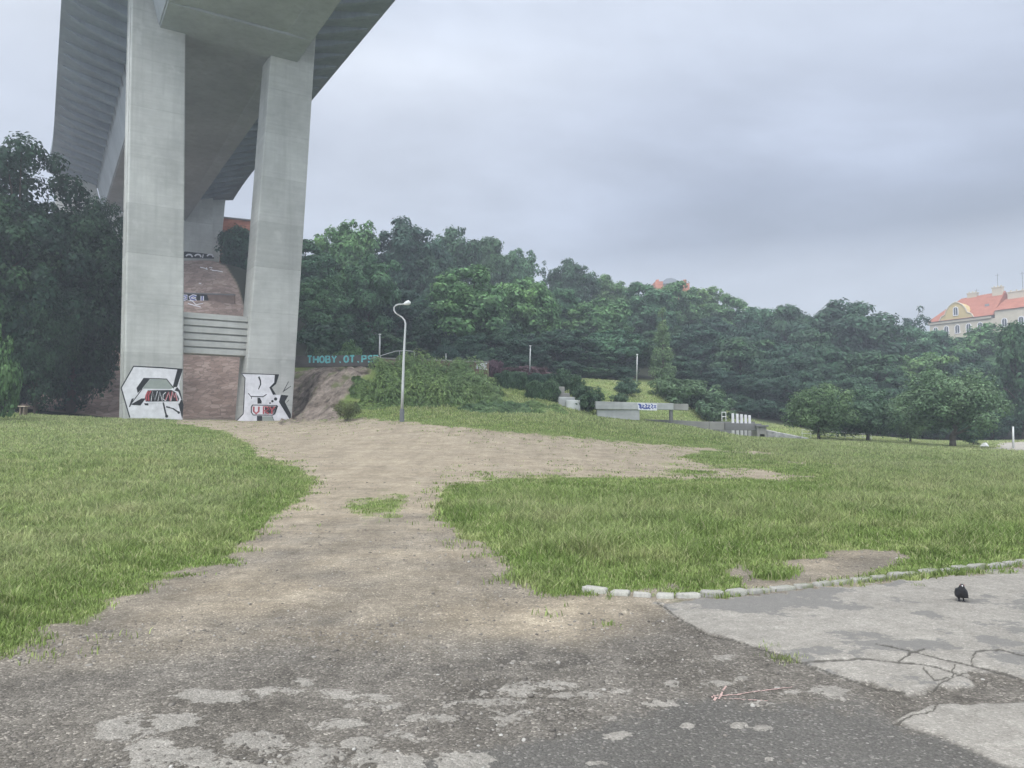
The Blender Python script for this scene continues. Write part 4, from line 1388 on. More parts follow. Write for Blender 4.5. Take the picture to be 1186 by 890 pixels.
FG = 'broadleaf trees of the wooded hillside'
TREES = [
    # left mass
    ('near', -55, 195, 60, 165, 'dark bushy tree cut off by the left edge of the view', 'deciduous_tree', None),
    ('near2', 14, 174, 64, 172, 'tallest of the dark trees left of the bridge, its crown rising above the others', 'deciduous_tree', None),
    ('near', 82, 214, 67, 132, 'dark tree whose crown reaches up in front of the left side of the bridge end', 'deciduous_tree', None),
    ('near2', 112, 236, 76, 84, 'dark tree close to the left leg, with pale slope showing through its leaves', 'deciduous_tree', None),
    ('near', 42, 300, 61, 80, 'shorter dark tree at the front of the dark trees left of the bridge', 'deciduous_tree', None),
    # behind the right leg and earth bank
    ('a', 350, 282, 108, 80, 'tree half hidden by the right bridge leg', 'deciduous_tree', None),
    ('b', 398, 249, 118, 74, 'tall tree with its crown top just right of the right bridge leg', 'deciduous_tree', None),
    ('a', 372, 325, 96, 70, 'lower leafy tree beside the right bridge leg above the teal lettering', 'deciduous_tree', None),
    ('c', 424, 284, 101, 76, 'broad rounded tree standing above the teal lettering wall', 'deciduous_tree', None),
    ('d', 472, 248, 124, 88, 'tall dark tree on the crest directly above the curved street lamp', 'deciduous_tree', None),
    ('e', 468, 330, 104, 70, 'dark tree behind the head of the curved street lamp', 'deciduous_tree', None),
    ('d', 520, 258, 130, 66, 'dark crest tree just right of the curved street lamp', 'deciduous_tree', None),
    ('a', 545, 312, 99, 104, 'big pale green rounded tree behind the creeper covered mound', 'deciduous_tree', None),
    ('e', 562, 268, 137, 60, 'crest tree with rounded top above the creeper covered mound', 'deciduous_tree', None),
    ('b', 596, 283, 141, 52, 'crest tree at the end of the high part of the ridge', 'deciduous_tree', None),
    ('b', 607, 314, 107, 84, 'mid green tree above the purple bushes', 'deciduous_tree', None),
    ('e', 505, 352, 97, 66, 'shaded tree low behind the middle of the mound', 'deciduous_tree', None),
    ('e', 580, 368, 96, 60, 'shaded tree low behind the white lettered wall end', 'deciduous_tree', None),
    ('c', 650, 330, 119, 66, 'tree in the middle of the slope above the clipped hedges', 'deciduous_tree', None),
    ('d', 664, 297, 141, 58, 'dark tree breaking the skyline in the dip of the ridge', 'deciduous_tree', None),
    ('sparse', 642, 300, 150, 34, 'thin bare topped tree on the skyline beside the dip of the ridge', 'deciduous_tree', None),
    ('b', 690, 342, 118, 80, 'wide tree above the pale concrete wall', 'deciduous_tree', None),
    ('l', 708, 318, 147, 58, 'light green crest tree between the dip and the hilltop house', 'deciduous_tree', None),
    ('e', 655, 378, 101, 80, 'shaded tree at the lawn edge above the round hedge', 'deciduous_tree', None),
    ('c', 712, 376, 104, 74, 'spreading tree at the upper edge of the sloping lawn', 'deciduous_tree', None),
    ('a', 744, 330, 128, 70, 'tree below the left corner of the hilltop house', 'deciduous_tree', None),
    ('cone', 768, 350, 99, 32, 'slim pointed pale tree standing out before the dark wood', 'conical tree', None),
    ('a', 783, 329, 138, 64, 'tree below the hilltop house', 'deciduous_tree', None),
    ('l', 812, 330, 148, 66, 'light green crest tree right of the hilltop house', 'deciduous_tree', None),
    ('d', 812, 374, 116, 78, 'dark tree right of the slim pointed tree', 'deciduous_tree', None),
    ('a', 848, 346, 142, 62, 'crest tree where the ridge slopes down', 'deciduous_tree', None),
    ('e', 858, 385, 112, 90, 'dark broad tree above the five white posts', 'deciduous_tree', None),
    ('b', 884, 352, 138, 66, 'mid green crest tree left of the big dark dome', 'deciduous_tree', None),
    ('e', 916, 346, 132, 62, 'tree touching the left side of the big dark dome', 'deciduous_tree', None),
    ('d', 905, 395, 109, 80, 'low dark tree left behind the small park trees', 'deciduous_tree', None),
    ('d', 984, 342, 127, 112, 'big dark dome shaped tree on the right of the ridge', 'deciduous_tree', None),
    ('e', 955, 395, 106, 84, 'low dark tree under the big dome', 'deciduous_tree', None),
    ('e', 1010, 400, 104, 84, 'low dark tree between the dome and the airy tree', 'deciduous_tree', None),
    ('sparse', 1056, 354, 142, 46, 'airy tree with sky showing through its thin crown', 'deciduous_tree', None),
    ('a', 1050, 380, 128, 80, 'rounded tree under the airy one', 'deciduous_tree', None),
    ('c', 1088, 376, 134, 84, 'tree below the yellow gabled house', 'deciduous_tree', None),
    ('l', 1070, 404, 108, 84, 'pale green tree behind the largest park tree', 'deciduous_tree', None),
    ('b', 1138, 372, 130, 90, 'tree covering the lower wall of the yellow house', 'deciduous_tree', None),
    ('d', 1120, 405, 106, 70, 'dark tree between the largest park tree and the right edge', 'deciduous_tree', None),
    ('e', 1184, 362, 92, 64, 'tall dark tree at the right edge behind the grey post', 'deciduous_tree', None),
    ('d', 1235, 350, 96, 90, 'dark tree cut off by the right edge of the view', 'deciduous_tree', None),
]
for k, px, yt, D, w, lb, nm, g in TREES:
    plant(nm, k, px, yt, D, w, lb, 'tree', g or FG if D > 90 else 'dark trees left of the bridge')
# the rest of the wood: nothing tells these apart
fill = [('d', 450, 385, 92, 60), ('e', 540, 385, 94, 60), ('d', 610, 385, 97, 60), ('e', 690, 405, 100, 50), ('d', 735, 395, 106, 56), ('e', 790, 410, 104, 54), ('d', 835, 425, 106, 56), ('d', 880, 430, 104, 60), ('e', 930, 425, 102, 56), ('d', 980, 430, 100, 56),
        ('e', 1040, 430, 100, 56), ('d', 1095, 440, 98, 56), ('e', 1150, 430, 98, 60), ('d', 410, 340, 108, 60), ('e', 520, 330, 112, 60), ('b', 570, 330, 118, 60), ('d', 620, 345, 122, 56), ('e', 760, 380, 118, 60), ('d', 830, 365, 128, 60), ('e', 940, 375, 120, 66), ('d', 1020, 372, 134, 60),
        ('e', 440, 300, 128, 60), ('d', 500, 285, 122, 56), ('e', 730, 355, 132, 50), ('d', 872, 372, 124, 60), ('d', 1215, 420, 98, 70), ('e', 330, 330, 122, 60)]
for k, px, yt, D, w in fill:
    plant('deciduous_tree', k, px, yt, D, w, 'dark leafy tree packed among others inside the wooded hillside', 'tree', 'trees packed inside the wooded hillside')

# understorey left of the bridge
for px, yt, D, w, lb in ((20, 405, 66, 70, 'dark bush under the trees behind the little wooden stand'), (75, 395, 68, 70, 'dark bush under the trees midway between wooden stand and left leg'), (112, 405, 74, 44, 'dark bush beside the foot of the left leg'), (-40, 380, 62, 80, 'dark bush cut off by the left edge')):
    plant('understorey_bush', 'under', px, yt, D, w, lb, 'bush', 'dark bushes under the trees left of the bridge')
plant('leafy_shrub', 'bushl', -4, 388, 50, 46, 'lighter green shrub at the left edge in front of the dark trees', 'shrub', ybase=462)

for px, yt, D, w in ((878, 462, 98, 46), (905, 470, 100, 50), (930, 465, 97, 44), (965, 472, 96, 50), (1000, 468, 99, 52), (1030, 474, 95, 46), (1062, 470, 97, 50), (1085, 478, 93, 42), (1120, 472, 96, 50), (1150, 470, 92, 46), (1188, 462, 94, 56), (855, 455, 104, 40), (690, 425, 98, 44), (655, 418, 98, 46), (720, 425, 100, 40), (600, 410, 95, 46), (560, 402, 93, 46), (520, 398, 92, 44)):
    plant('undergrowth_bush', 'under', px, yt, D, w, 'dark undergrowth bush at the foot of the wooded hillside', 'bush', 'undergrowth bushes at the foot of the wood')

# park trees on the right meadow
plant('park_tree', 'fruit', 948, 446, 66, 78, 'left and darker of two small round trees beside the stone ramp', 'tree', 'small trees on the meadow')
plant('park_tree', 'fruit2', 1003, 453, 68, 84, 'greyer of two small round trees beside the stone ramp', 'tree', 'small trees on the meadow')
plant('park_tree', 'fruit', 1053, 456, 73, 50, 'slender small tree left behind the largest park tree', 'tree', 'small trees on the meadow')
plant('park_tree', 'park', 1102, 426, 64, 124, 'largest pale green park tree with a clear trunk on the right meadow', 'tree', 'small trees on the meadow')
plant('round_bush', 'under', 1126, 478, 76, 44, 'dark low bush behind the white bundle on the right', 'bush')

# rounded bushes on the terrace
plant('round_bush', 'under', 388, 368, 84, 92, 'large dome shaped bush above the teal lettering', 'bush')
plant('round_bush', 'bushl', 402, 398, 76, 32, 'small light green round bush right above the teal lettering', 'bush')
plant('round_bush', 'bush', 371, 405, 77, 22, 'small dark round bush left of the light green one', 'bush')
plant('purple_bush', 'purple', 570, 416, 77, 26, 'rounded purple bush beside the white lettered wall end', 'bush')
plant('purple_bush', 'purple', 612, 424, 80, 64, 'long low purple bush behind the clipped hedges', 'bush')
plant('spreading_shrub', 'fir', 727, 439, 80, 30, 'low grey green shrub in the middle of the sloping lawn', 'shrub')
plant('spreading_shrub', 'fir', 718, 456, 74, 24, 'low shrub just above the pale concrete wall', 'shrub')
plant('spreading_shrub', 'fir', 772, 434, 84, 40, 'upright shrub at the foot of the slim pointed tree', 'shrub')
plant('spreading_shrub', 'fir', 800, 442, 82, 66, 'widest grey green shrub to the right of the sloping lawn', 'shrub')
plant('spreading_shrub', 'fir', 826, 458, 80, 50, 'grey green shrub at the lower end of the shrub row above the parapet', 'shrub')
plant('leafy_shrub', 'under', 277, 262, 117, 60, 'dark shrub in front of the red brick wall', 'shrub', ybase=322, sink=1)
plant('weed_clump', 'weed', 402, 464, 57, 36, 'pale weed clump at the foot of the earth bank', 'shrub', ybase=486)


# draped creepers over the mound
def drape(name, px0, px1, ytop, ybot, Dtop, Dbot, label, cat, mat='leaf_ivy', n=5200, bulge=.55, group=None, seed=1, strand=(.055, .115), R=(.8, 1.9)):
    """a creeper hanging down a bank: overlapping heaps of arching sprays that droop downhill"""
    rng = np.random.default_rng(seed)
    n = int(n * 2.4)
    m = max(7, n // 620)
    s = rng.random(m)
    t = rng.random(m)
    px = px0 + (px1 - px0) * s
    sag = np.abs(2 * s - 1) ** 2.2
    yt = ytop + 3 + (ybot - ytop) * .42 * sag
    py = yt + (ybot - 3 - yt) * t
    D = Dtop + (Dbot - Dtop) * t + .8 * sag
    v = (CY - py) / F
    den = cp - v * sp
    C = np.stack([(px - CX) / F * D / den, D, 1.7 + D * (sp + v * cp) / den], -1)
    C[:, 2] = np.maximum(C[:, 2] - .25, zt(C[:, 0], C[:, 1]) - .1)
    Rr = rng.uniform(*R, m)
    b = rng.integers(0, m, n)
    nr = unit(np.array([0, -.5, .85]) + np.stack([(s - .5) * .9, np.zeros(m), np.zeros(m)], -1) + rng.normal(0, .12, (m, 3)))[b]
    e1 = unit(np.cross(nr, np.array([0, 1., .2])))
    e2 = np.cross(nr, e1)
    ph = rng.uniform(0, 2 * PI, n)
    q = np.sqrt(rng.random(n)) * (.92 + .3 * rng.random(n))
    rad = q * Rr[b]
    lobes = 1 + .22 * np.cos(ph * 5 + b * 1.7)
    outd = e1 * np.cos(ph)[:, None] + e2 * np.sin(ph)[:, None]
    hgt = Rr[b] * bulge * .85 * (1 - np.clip(q, 0, 1.1) ** 2) * lobes
    P = C[b] + outd * rad[:, None] + nr * hgt[:, None] + rng.normal(0, .05, (n, 3))
    P[:, 2] -= .32 * q ** 2 * Rr[b]
    P[:, 2] = np.maximum(P[:, 2], zt(P[:, 0], P[:, 1]) + .03)
    slope = (1.5 * q * bulge)[:, None]
    al = unit(outd - nr * slope + np.array([0, -.1, -.35]))
    Nn = unit(nr + outd * slope * .8 + rng.normal(0, .22, (n, 3)))
    V, Q = leaf_cloud(P, Nn, rng.uniform(*strand, n) * 1.2, rng, along=al, aspect=2.5)
    c = P.mean(0)
    c[2] = P[:, 2].min()
    me = np_mesh(name, V - c, [Q], False, [M[mat]])
    o = link(bpy.data.objects.new(name, me))
    o.location = c
    return tag(o, label, cat, group)


CR = 'creepers draped over the mound'
drape('creeper', 438, 506, 416, 472, 69, 61, 'tallest creeper heap behind the curved street lamp', 'creeper', n=12000, bulge=1.1, group=CR, seed=1)
drape('creeper', 468, 530, 417, 474, 69.5, 60.5, 'creeper heap just right of the curved street lamp', 'creeper', n=7500, bulge=1.2, group=CR, seed=2)
drape('creeper', 512, 558, 418, 468, 69.5, 61, 'steep creeper tongue left of the white lettered wall end', 'creeper', n=6000, bulge=1.0, group=CR, seed=3)
drape('creeper', 538, 572, 430, 468, 69, 60.5, 'creeper tongue under the white lettered wall end', 'creeper', n=5000, bulge=.8, group=CR, seed=4, R=(.6, 1.2))
drape('creeper', 412, 446, 440, 476, 65, 60.5, 'thin creeper edge spreading over the earth bank', 'creeper', n=3200, bulge=.5, group=CR, seed=5, R=(.4, .8))
drape('ground_shrub', 540, 588, 463, 478, 60, 57, 'flat spreading shrub at the front of the mound on the grass', 'shrub', n=3600, bulge=.6, group=CR, seed=6, R=(.45, .8))
drape('ground_shrub', 576, 612, 462, 478, 60.5, 57, 'flat spreading shrub in the middle of the low row on the grass', 'shrub', n=3200, bulge=.6, group=CR, seed=7, R=(.45, .8))
drape('ground_shrub', 606, 652, 463, 480, 62, 57, 'flat spreading shrub at the right end of the low row on the grass', 'shrub', n=3600, bulge=.6, group=CR, seed=8, R=(.45, .8))
HG = 'dark hedges hanging over the terrace edges'
def hedge(px0, px1, ytop, ybot, D, label, seed, depth=1.3, n=9000):
    """a clipped hedge with shoots hanging over its face"""
    rng = np.random.default_rng(seed)
    a, b = at(px0, ytop, D), at(px1, ytop, D)
    w, h = (b[0] - a[0]) / 2, a[2] - at(px0, ybot, D)[2]
    c = np.array([(a[0] + b[0]) / 2, D + depth / 2, a[2] - h])
    d = unit(rng.normal(0, 1, (n, 3)))
    e = d / (np.abs(d) ** 4.5).sum(1, keepdims=True) ** (1 / 4.5)
    lump = 1 + .10 * np.sin(e[:, :1] * 6 + seed) + .07 * np.sin(e[:, 2:] * 5 + e[:, :1] * 9) + rng.normal(0, .05, (n, 1))
    P = e * lump * np.array([w, depth / 2, h * .58]) + np.array([0, 0, h * .44])
    P[:, 2] = np.maximum(P[:, 2], -.25)
    Nn = unit(d + np.array([0, 0, .2]) + rng.normal(0, .35, (n, 3)))
    V, Q = leaf_cloud(P, Nn, rng.uniform(.06, .14, n), rng, along=np.array([0, 0, -1.]) + .5 * d, aspect=2.4)
    o = link(bpy.data.objects.new('hedge', np_mesh('hedge', V, [Q], False, [M['leaf_hedge']])))
    o.location = c
    tag(o, label, 'hedge', HG)


hedge(574, 609, 431.5, 450, 67.6, 'upper left dark hedge hanging below the purple bushes', 9)
hedge(609, 648, 434, 447, 71, 'dark hedge hanging behind, right of the upper left one', 10)
hedge(609, 649, 443.5, 463, 64.8, 'lower dark hedge hanging over the grass', 11)
plant('round_bush', 'bush', 653, 429, 71, 32, 'dark round bush above the broken concrete steps', 'bush')
plant('round_bush', 'bush', 640, 440, 67, 20, 'small dark round bush at the end of the lower hedge', 'bush', ybase=462)
plant('round_bush', 'bush', 668, 437, 69, 22, 'small dark round bush right above the broken concrete steps', 'bush')
plant('round_bush', 'bush', 681, 450, 64, 42, 'large dark round bush at the left end of the pale concrete wall', 'bush', ybase=475)

# ------------------------------------------------------------------ terrace walls
def wall_thing(name, px0, px1, D0, D1, ytop0, ytop1, ybot0, ybot1, th, mat, label, cat, parent=None, bevel=.03):
    a, b = at(px0, ytop0, D0), at(px1, ytop1, D1)
    a2, b2 = at(px0, ybot0, D0), at(px1, ybot1, D1)
    mb = MB()
    mb.beam(a, b, th, (a2[2], b2[2]), (a[2], b[2]))
    o = mb.build(name, mat, parent, bevel=bevel)
    if parent is None:
        tag(o, label, cat)
    return o, a, b, a2, b2


o, a, b, a2, b2 = wall_thing('low_wall', 335, 440, 69, 71, 412.5, 411.5, 426, 424, .35, flat_mat('dark_wall', (.09, .085, .08), .9, .2, .3, 2), 'low dark wall on top of the earth bank with teal block lettering', 'wall')
f_, L_ = wall_map(a, b, .175, lambda k: a[2] + (b[2] - a[2]) * k)
Pt = Paint(f_)
sprayed(Pt, 'THOBY.OT.PSE', L_ * .19, L_ * .99, -.66, -.06, .15, 5, 1)
bsub(Pt, o)
o, a, b, a2, b2 = wall_thing('brick_parapet', 438, 566, 71, 70, 416, 420.5, 426, 436, .35, flat_mat('dull_brick', (.22, .15, .125), .9, .2, .25, 3), 'long low brownish wall atop the mound with white lettering at its right end', 'wall')
f_, L_ = wall_map(a, b, .175, lambda k: a[2] + (b[2] - a[2]) * k)
Pt = Paint(f_)
sprayed(Pt, 'MRE', L_ * .895, L_ * .995, -.62, -.08, .17, 0, 1)
bsub(Pt, o)
mb = MB()
mb.beam(a, b, .5, (a[2] + .003, b[2] + .003), (a[2] + .13, b[2] + .13))
mb.build('coping', M['concrete_old'], o)

# handrail on the mound
hr = empty('handrail', tuple(gp(458, 70.5)), 'thin metal handrail rising over the top of the creeper mound', 'handrail')
def rel(o, p):
    l = o.location
    return (p[0] - l[0], p[1] - l[1], p[2] - l[2])
mb = MB()
mb.tube([rel(hr, at(x, y, 70.4)) for x, y in ((430, 415.5), (445, 411), (458, 407), (470, 406.3), (482, 407.5))], .028, 6)
mb.build('rail', M['galv'], hr, smooth=True)
for x, y in ((441, 412), (463, 406.5), (480, 407.5)):
    mb = MB()
    p = at(x, y, 70.4)
    mb.tube([rel(hr, p), rel(hr, (p[0], p[1], p[2] - 1.1))], .025, 6)
    mb.build('post', M['galv'], hr)

# broken concrete steps / blocks
st = empty('concrete_steps', tuple(gp(658, 64)), 'broken whitewashed concrete steps below the dark round bushes', 'steps')
for px0, px1, y0, y1, D, mt in ((646, 654, 448, 462, 66.5, 'concrete_old'), (643.5, 660, 455.5, 466, 65, 'concrete_old'), (647, 666, 460, 470, 63.8, 'white_wash'), (656, 672, 463.5, 474, 63, 'white_wash')):
    if mt not in M:
        M[mt] = concrete_mat('white_wash', (.46, .47, .46), var=.45, dirt=.95)
    p, q = at(px0, y0, D), at(px1, y1, D)
    mb = MB()
    mb.box(p[0] - st.location[0], q[0] - st.location[0], D - st.location[1], D + .9 - st.location[1], q[2] - .4 - st.location[2], p[2] - st.location[2])
    mb.build('block', M[mt], st, bevel=.06)

# pale concrete wall + beam with blue lettering
cw = empty('concrete_wall', tuple(gp(740, 63)), 'whitewashed concrete wall carrying a long beam with blue lettering on the lawn', 'wall')


def seg(px0, px1, y0a, y0b, y1a, y1b, D0, D1, th, mat, name, parent):
    a, b = at(px0, y0a, D0), at(px1, y0b, D1)
    a2, b2 = at(px0, y1a, D0), at(px1, y1b, D1)
    mb = MB()
    mb.beam(rel(parent, a), rel(parent, b), th, (a2[2] - parent.location[2], b2[2] - parent.location[2]), (a[2] - parent.location[2], b[2] - parent.location[2]))
    return mb.build(name, M[mat], parent, bevel=.03), rel(parent, a), rel(parent, b)


seg(691, 740, 474.6, 475.2, 486, 487, 63, 63.2, .45, 'white_wash', 'lower_wall', cw)
bm_, a, b = seg(689, 779, 465.2, 467.6, 474.4, 475, 62.9, 63.4, .6, 'white_wash', 'beam', cw)
f_, L_ = wall_map(a, b, .3, lambda k: a[2] + (b[2] - a[2]) * k)
Pb = Paint(f_)
xs = lambda p: L_ * (p - 689) / 90
Pb.poly([(xs(738), -.62), (xs(759.5), -.62), (xs(760), -.06), (xs(737), -.03)], 0, 0)
rb = np.random.default_rng(5)
for i in range(6):
    x0 = xs(739 + i * 3.4)
    Pb.stroke([(x0 + .02, -.12 - .1 * (i % 2)), (x0 + .17, -.22), (x0 + .03, -.38), (x0 + .2, -.52 + .06 * (i % 3))], .11, 4, 1)
Pb.stroke([(xs(738), -.1), (xs(741), -.35), (xs(745), -.5), (xs(750), -.45)], .09, 4, 1)
bsub(Pb, bm_)
seg(779.2, 796, 468.0, 468.3, 475.2, 475.6, 63.4, 63.5, .62, 'concrete_old', 'beam_end', cw)
mb = MB()
p, q = at(777, 475.2, 63.4), at(777, 497, 63.4)
mb.tube([rel(cw, p), rel(cw, (p[0], p[1], q[2]))], .16, 8)
mb.build('post', M['concrete_dark'], cw)

# lower parapet of the sunken passage
pp = empty('parapet', tuple(gp(820, 64)), 'long grey concrete parapet above the dark sunken passage', 'parapet')
seg(745, 778, 486, 486.6, 490, 496, 64.6, 64.4, .4, 'concrete_dark', 'panel', pp)
seg(778.3, 820, 486.6, 489, 497, 498, 64.4, 64.8, .4, 'concrete_old', 'panel', pp)
seg(820.3, 838, 488.6, 490.2, 498, 498.4, 64.82, 65, .36, 'concrete_old', 'panel', pp)
seg(838.3, 881, 490.0, 491, 498.4, 499, 65.0, 65.4, .44, 'concrete_dark', 'panel', pp)
seg(818.3, 822, 495, 495.2, 506, 506, 64.9, 64.9, .3, 'concrete_old', 'support', pp)
mb = MB()
a, b = at(780, 497, 69), at(874, 497, 69.5)
mb.beam(rel(pp, a), rel(pp, b), .3, -2.5, at(780, 488.5, 69)[2] - pp.location[2])
mb.build('rear_wall', M['concrete_dark'], pp)

# five white posts
for i, x in enumerate((849.2, 854.4, 859.2, 864, 868.6)):
    D = 67.0
    p, q = at(x, 479 + i * .55, D), at(x, 510, D)
    mb = MB()
    mb.tube([(0, 0, 0), (0, 0, p[2] - q[2] - .03), (0, 0, p[2] - q[2])], [.115, .115, .09], 10)
    o = mb.build('white_post', M['white_paint'], smooth=False)
    o.location = q
    tag(o, ['tallest and leftmost of five white posts behind the parapet', 'second white post from the left behind the parapet', 'middle one of five white posts behind the parapet', 'second white post from the right behind the parapet', 'rightmost of five white posts, next to the concrete hut'][i], 'post', 'white posts behind the parapet')

# concrete hut and stone ramp
hut = empty('concrete_hut', tuple(at(881, 509, 65.2)), 'small concrete hut with flat roof slab at the end of the parapet', 'hut')
mb = MB()
mb.box(-.38, -.16, -.3, 1.2, -.3, 1.05)
mb.box(.25, .42, -.3, 1.2, -.3, 1.05)
mb.box(-.155, .245, .8, 1.15, -.3, 1.05)
mb.box(-.155, .245, -.3, -.12, .42, 1.05)
mb.build('wall', M['concrete_old'], hut, bevel=.02)
mb = MB()
mb.box(-.5, .56, -.45, 1.3, 1.053, 1.2)
mb.build('roof', M['concrete_dark'], hut, bevel=.02)
mb = MB()
a, b = at(885, 497.5, 66), at(936, 507.5, 64)
mb.beam(a, b, .5, (at(885, 512, 66)[2] - .6, at(936, 513, 64)[2] - .6), (a[2], b[2]))
rt = NT('rough_stone')
v = rt.coord('Object')
cc = rt.ramp(rt.noise(v, 2.4, 4, .6), [(.35, (.17, .17, .17)), (.5, (.33, .33, .33)), (.65, (.46, .46, .45))])
M['rough_stone'] = rt.done(rt.bsdf(cc, .9, .2, rt.noise(v, 2.4, 4), .6, .08))
tag(mb.build('ramp_wall', M['rough_stone'], bevel=.05), 'sloping grey rough stone ramp wall right of the concrete hut', 'wall')
# white frame on the lawn
fr = empty('white_frame', tuple(at(838.5, 488, 78)), 'small white metal hurdle standing on the lawn behind the parapet', 'framework')
mb = MB()
for q in ([(-.2, 0, 0), (-.2, 0, .95)], [(.2, 0, 0), (.2, 0, .95)], [(-.2, 0, .45), (.2, 0, .45)], [(-.2, 0, .9), (.2, 0, .9)]):
    mb.tube(q, .035, 6)
mb.build('bar', M['white_paint'], fr)
# fence near the small trees
fn = empty('metal_fence', tuple(gp(946, 71)), 'low pale metal fence behind the two small round trees', 'fence')
mb = MB()
for y in (499.5, 503.5):
    mb.tube([rel(fn, at(928, y - 1.5, 71)), rel(fn, at(1010, y + 4, 71.5))], .025, 5)
mb.build('rail', M['galv'], fn)
for k in range(9):
    x = 929 + k * 10
    p = at(x, 499 + .065 * (x - 928), 71.1)
    mb = MB()
    mb.tube([rel(fn, p), rel(fn, (p[0], p[1], p[2] - .9))], .03, 5)
    mb.build('post', M['galv'], fn)

# ------------------------------------------------------------------ lamps
def curved_lamp():
    D = 50
    b = at(465.5, 489.5, D)
    o = empty('street_lamp', tuple(b), 'tall galvanised street lamp with a swan neck arm at the edge of the dirt track', 'street lamp')
    r = lambda x, y: tuple(at(x, y, D) - b)
    mb = MB()
    mb.tube([(0, 0, -.2), tuple(at(465.7, 474, D) - b)], [.16, .15], 12)
    mb.build('base', M['dark_metal'], o, smooth=False, bevel=.02)
    mb = MB()
    pts = [r(465.7, 474.2), r(466.5, 450), r(467.4, 420), r(468.6, 395), r(469.4, 382), r(469.6, 375), r(468.5, 371), r(465.5, 367.5), r(461, 365), r(458, 362.5), r(456.3, 359.5), r(456.6, 356), r(458.5, 353.8), r(461, 353), r(466, 352.6), r(470, 352)]
    mb.tube(pts, [.10, .09, .08, .07, .065, .06] + [.05] * 10, 10)
    mb.build('pole', M['galv'], o, smooth=True)
    mb = MB()
    mb.tube([r(467.5, 352.5), r(470.5, 351.4), r(473, 350.8), r(475.5, 351.4)], [.06, .14, .17, .08], 10)
    mb.build('lamp_head', M['lamp_glass'], o, smooth=True)


curved_lamp()


def slim_lamp(px, ytop, ybase, D, label, name='lamp_post', lean=.6, head=True, rad=.06):
    b = at(px, ybase, D)
    o = empty(name, tuple(b), label, 'lamp post')
    t = np.array(at(px + lean, ytop, D)) - b
    mb = MB()
    mb.tube([(0, 0, -.3), tuple(t * .5), tuple(t * .97)], [rad * 1.15, rad, rad * .8], 8)
    mb.build('pole', M['galv'], o, smooth=True)
    if head:
        mb = MB()
        mb.tube([tuple(t * .97), tuple(t * .985), tuple(t)], [rad * 1.2, rad * 2.1, rad * 1.7], 8)
        mb.build('lamp_head', M['lamp_glass'], o, smooth=True)


slim_lamp(439.5, 387, 417, 74, 'slim grey lamp post at the right end of the teal lettering', lean=.4, rad=.075)
slim_lamp(613.4, 400.5, 431, 78, 'slim grey lamp post between the purple bushes', lean=.9)
slim_lamp(737.4, 410.5, 439, 88, 'slim grey lamp post at the top of the sloping lawn', lean=.6)
slim_lamp(516.5, 410, 420, 73, 'short thin post with a small lamp on the wall above the mound', lean=.0, rad=.05)
slim_lamp(1173.6, 493.5, 521.5, 66, 'pale grey post at the right edge beside the footpath', lean=-.3, rad=.085, head=False)

# ------------------------------------------------------------------ small things
b = at(27.5, 479.5, 56)
o = empty('wooden_stand', tuple(b), 'small weathered wooden stand with a pale flat top under the dark trees', 'stand')
mb = MB()
mb.box(-.21, -.11, -.2, .2, -.1, .50)
mb.box(.05, .15, -.2, .2, -.1, .50)
mb.box(-.105, .045, -.05, .05, .22, .34)
mb.build('leg', M['wood'], o, bevel=.01)
mb = MB()
mb.box(-.29, .27, -.28, .28, .503, .575)
mb.build('table_top', M['wood_pale'], o, bevel=.01)
p = at(5, 480, 57)

# white bundle
bm = bmesh.new()
bmesh.ops.create_icosphere(bm, subdivisions=4, radius=1)
for v in bm.verts:
    n = math.sin(v.co.x * 5 + 1) * .05 + math.sin(v.co.y * 7 + v.co.z * 4) * .05
    v.co *= 1 + n
    if v.co.z < 0: v.co.z *= .12
    v.co.x += -.35 * max(0, -v.co.x - .2) * (1 - v.co.z)
    v.co.z *= 1 - .35 * max(0, -v.co.x)
    v.co.x *= .36
    v.co.y *= .34
    v.co.z *= .40
for f in bm.faces: f.smooth = True
me = bpy.data.meshes.new('white_bundle')
bm.to_mesh(me)
bm.free()
me.materials.append(M['white_cloth'])
o = link(bpy.data.objects.new('white_bundle', me))
o.location = gp(1138.5, 66, .0)
tag(o, 'white rounded bundle lying on the grass beside the footpath at the right', 'bundle')

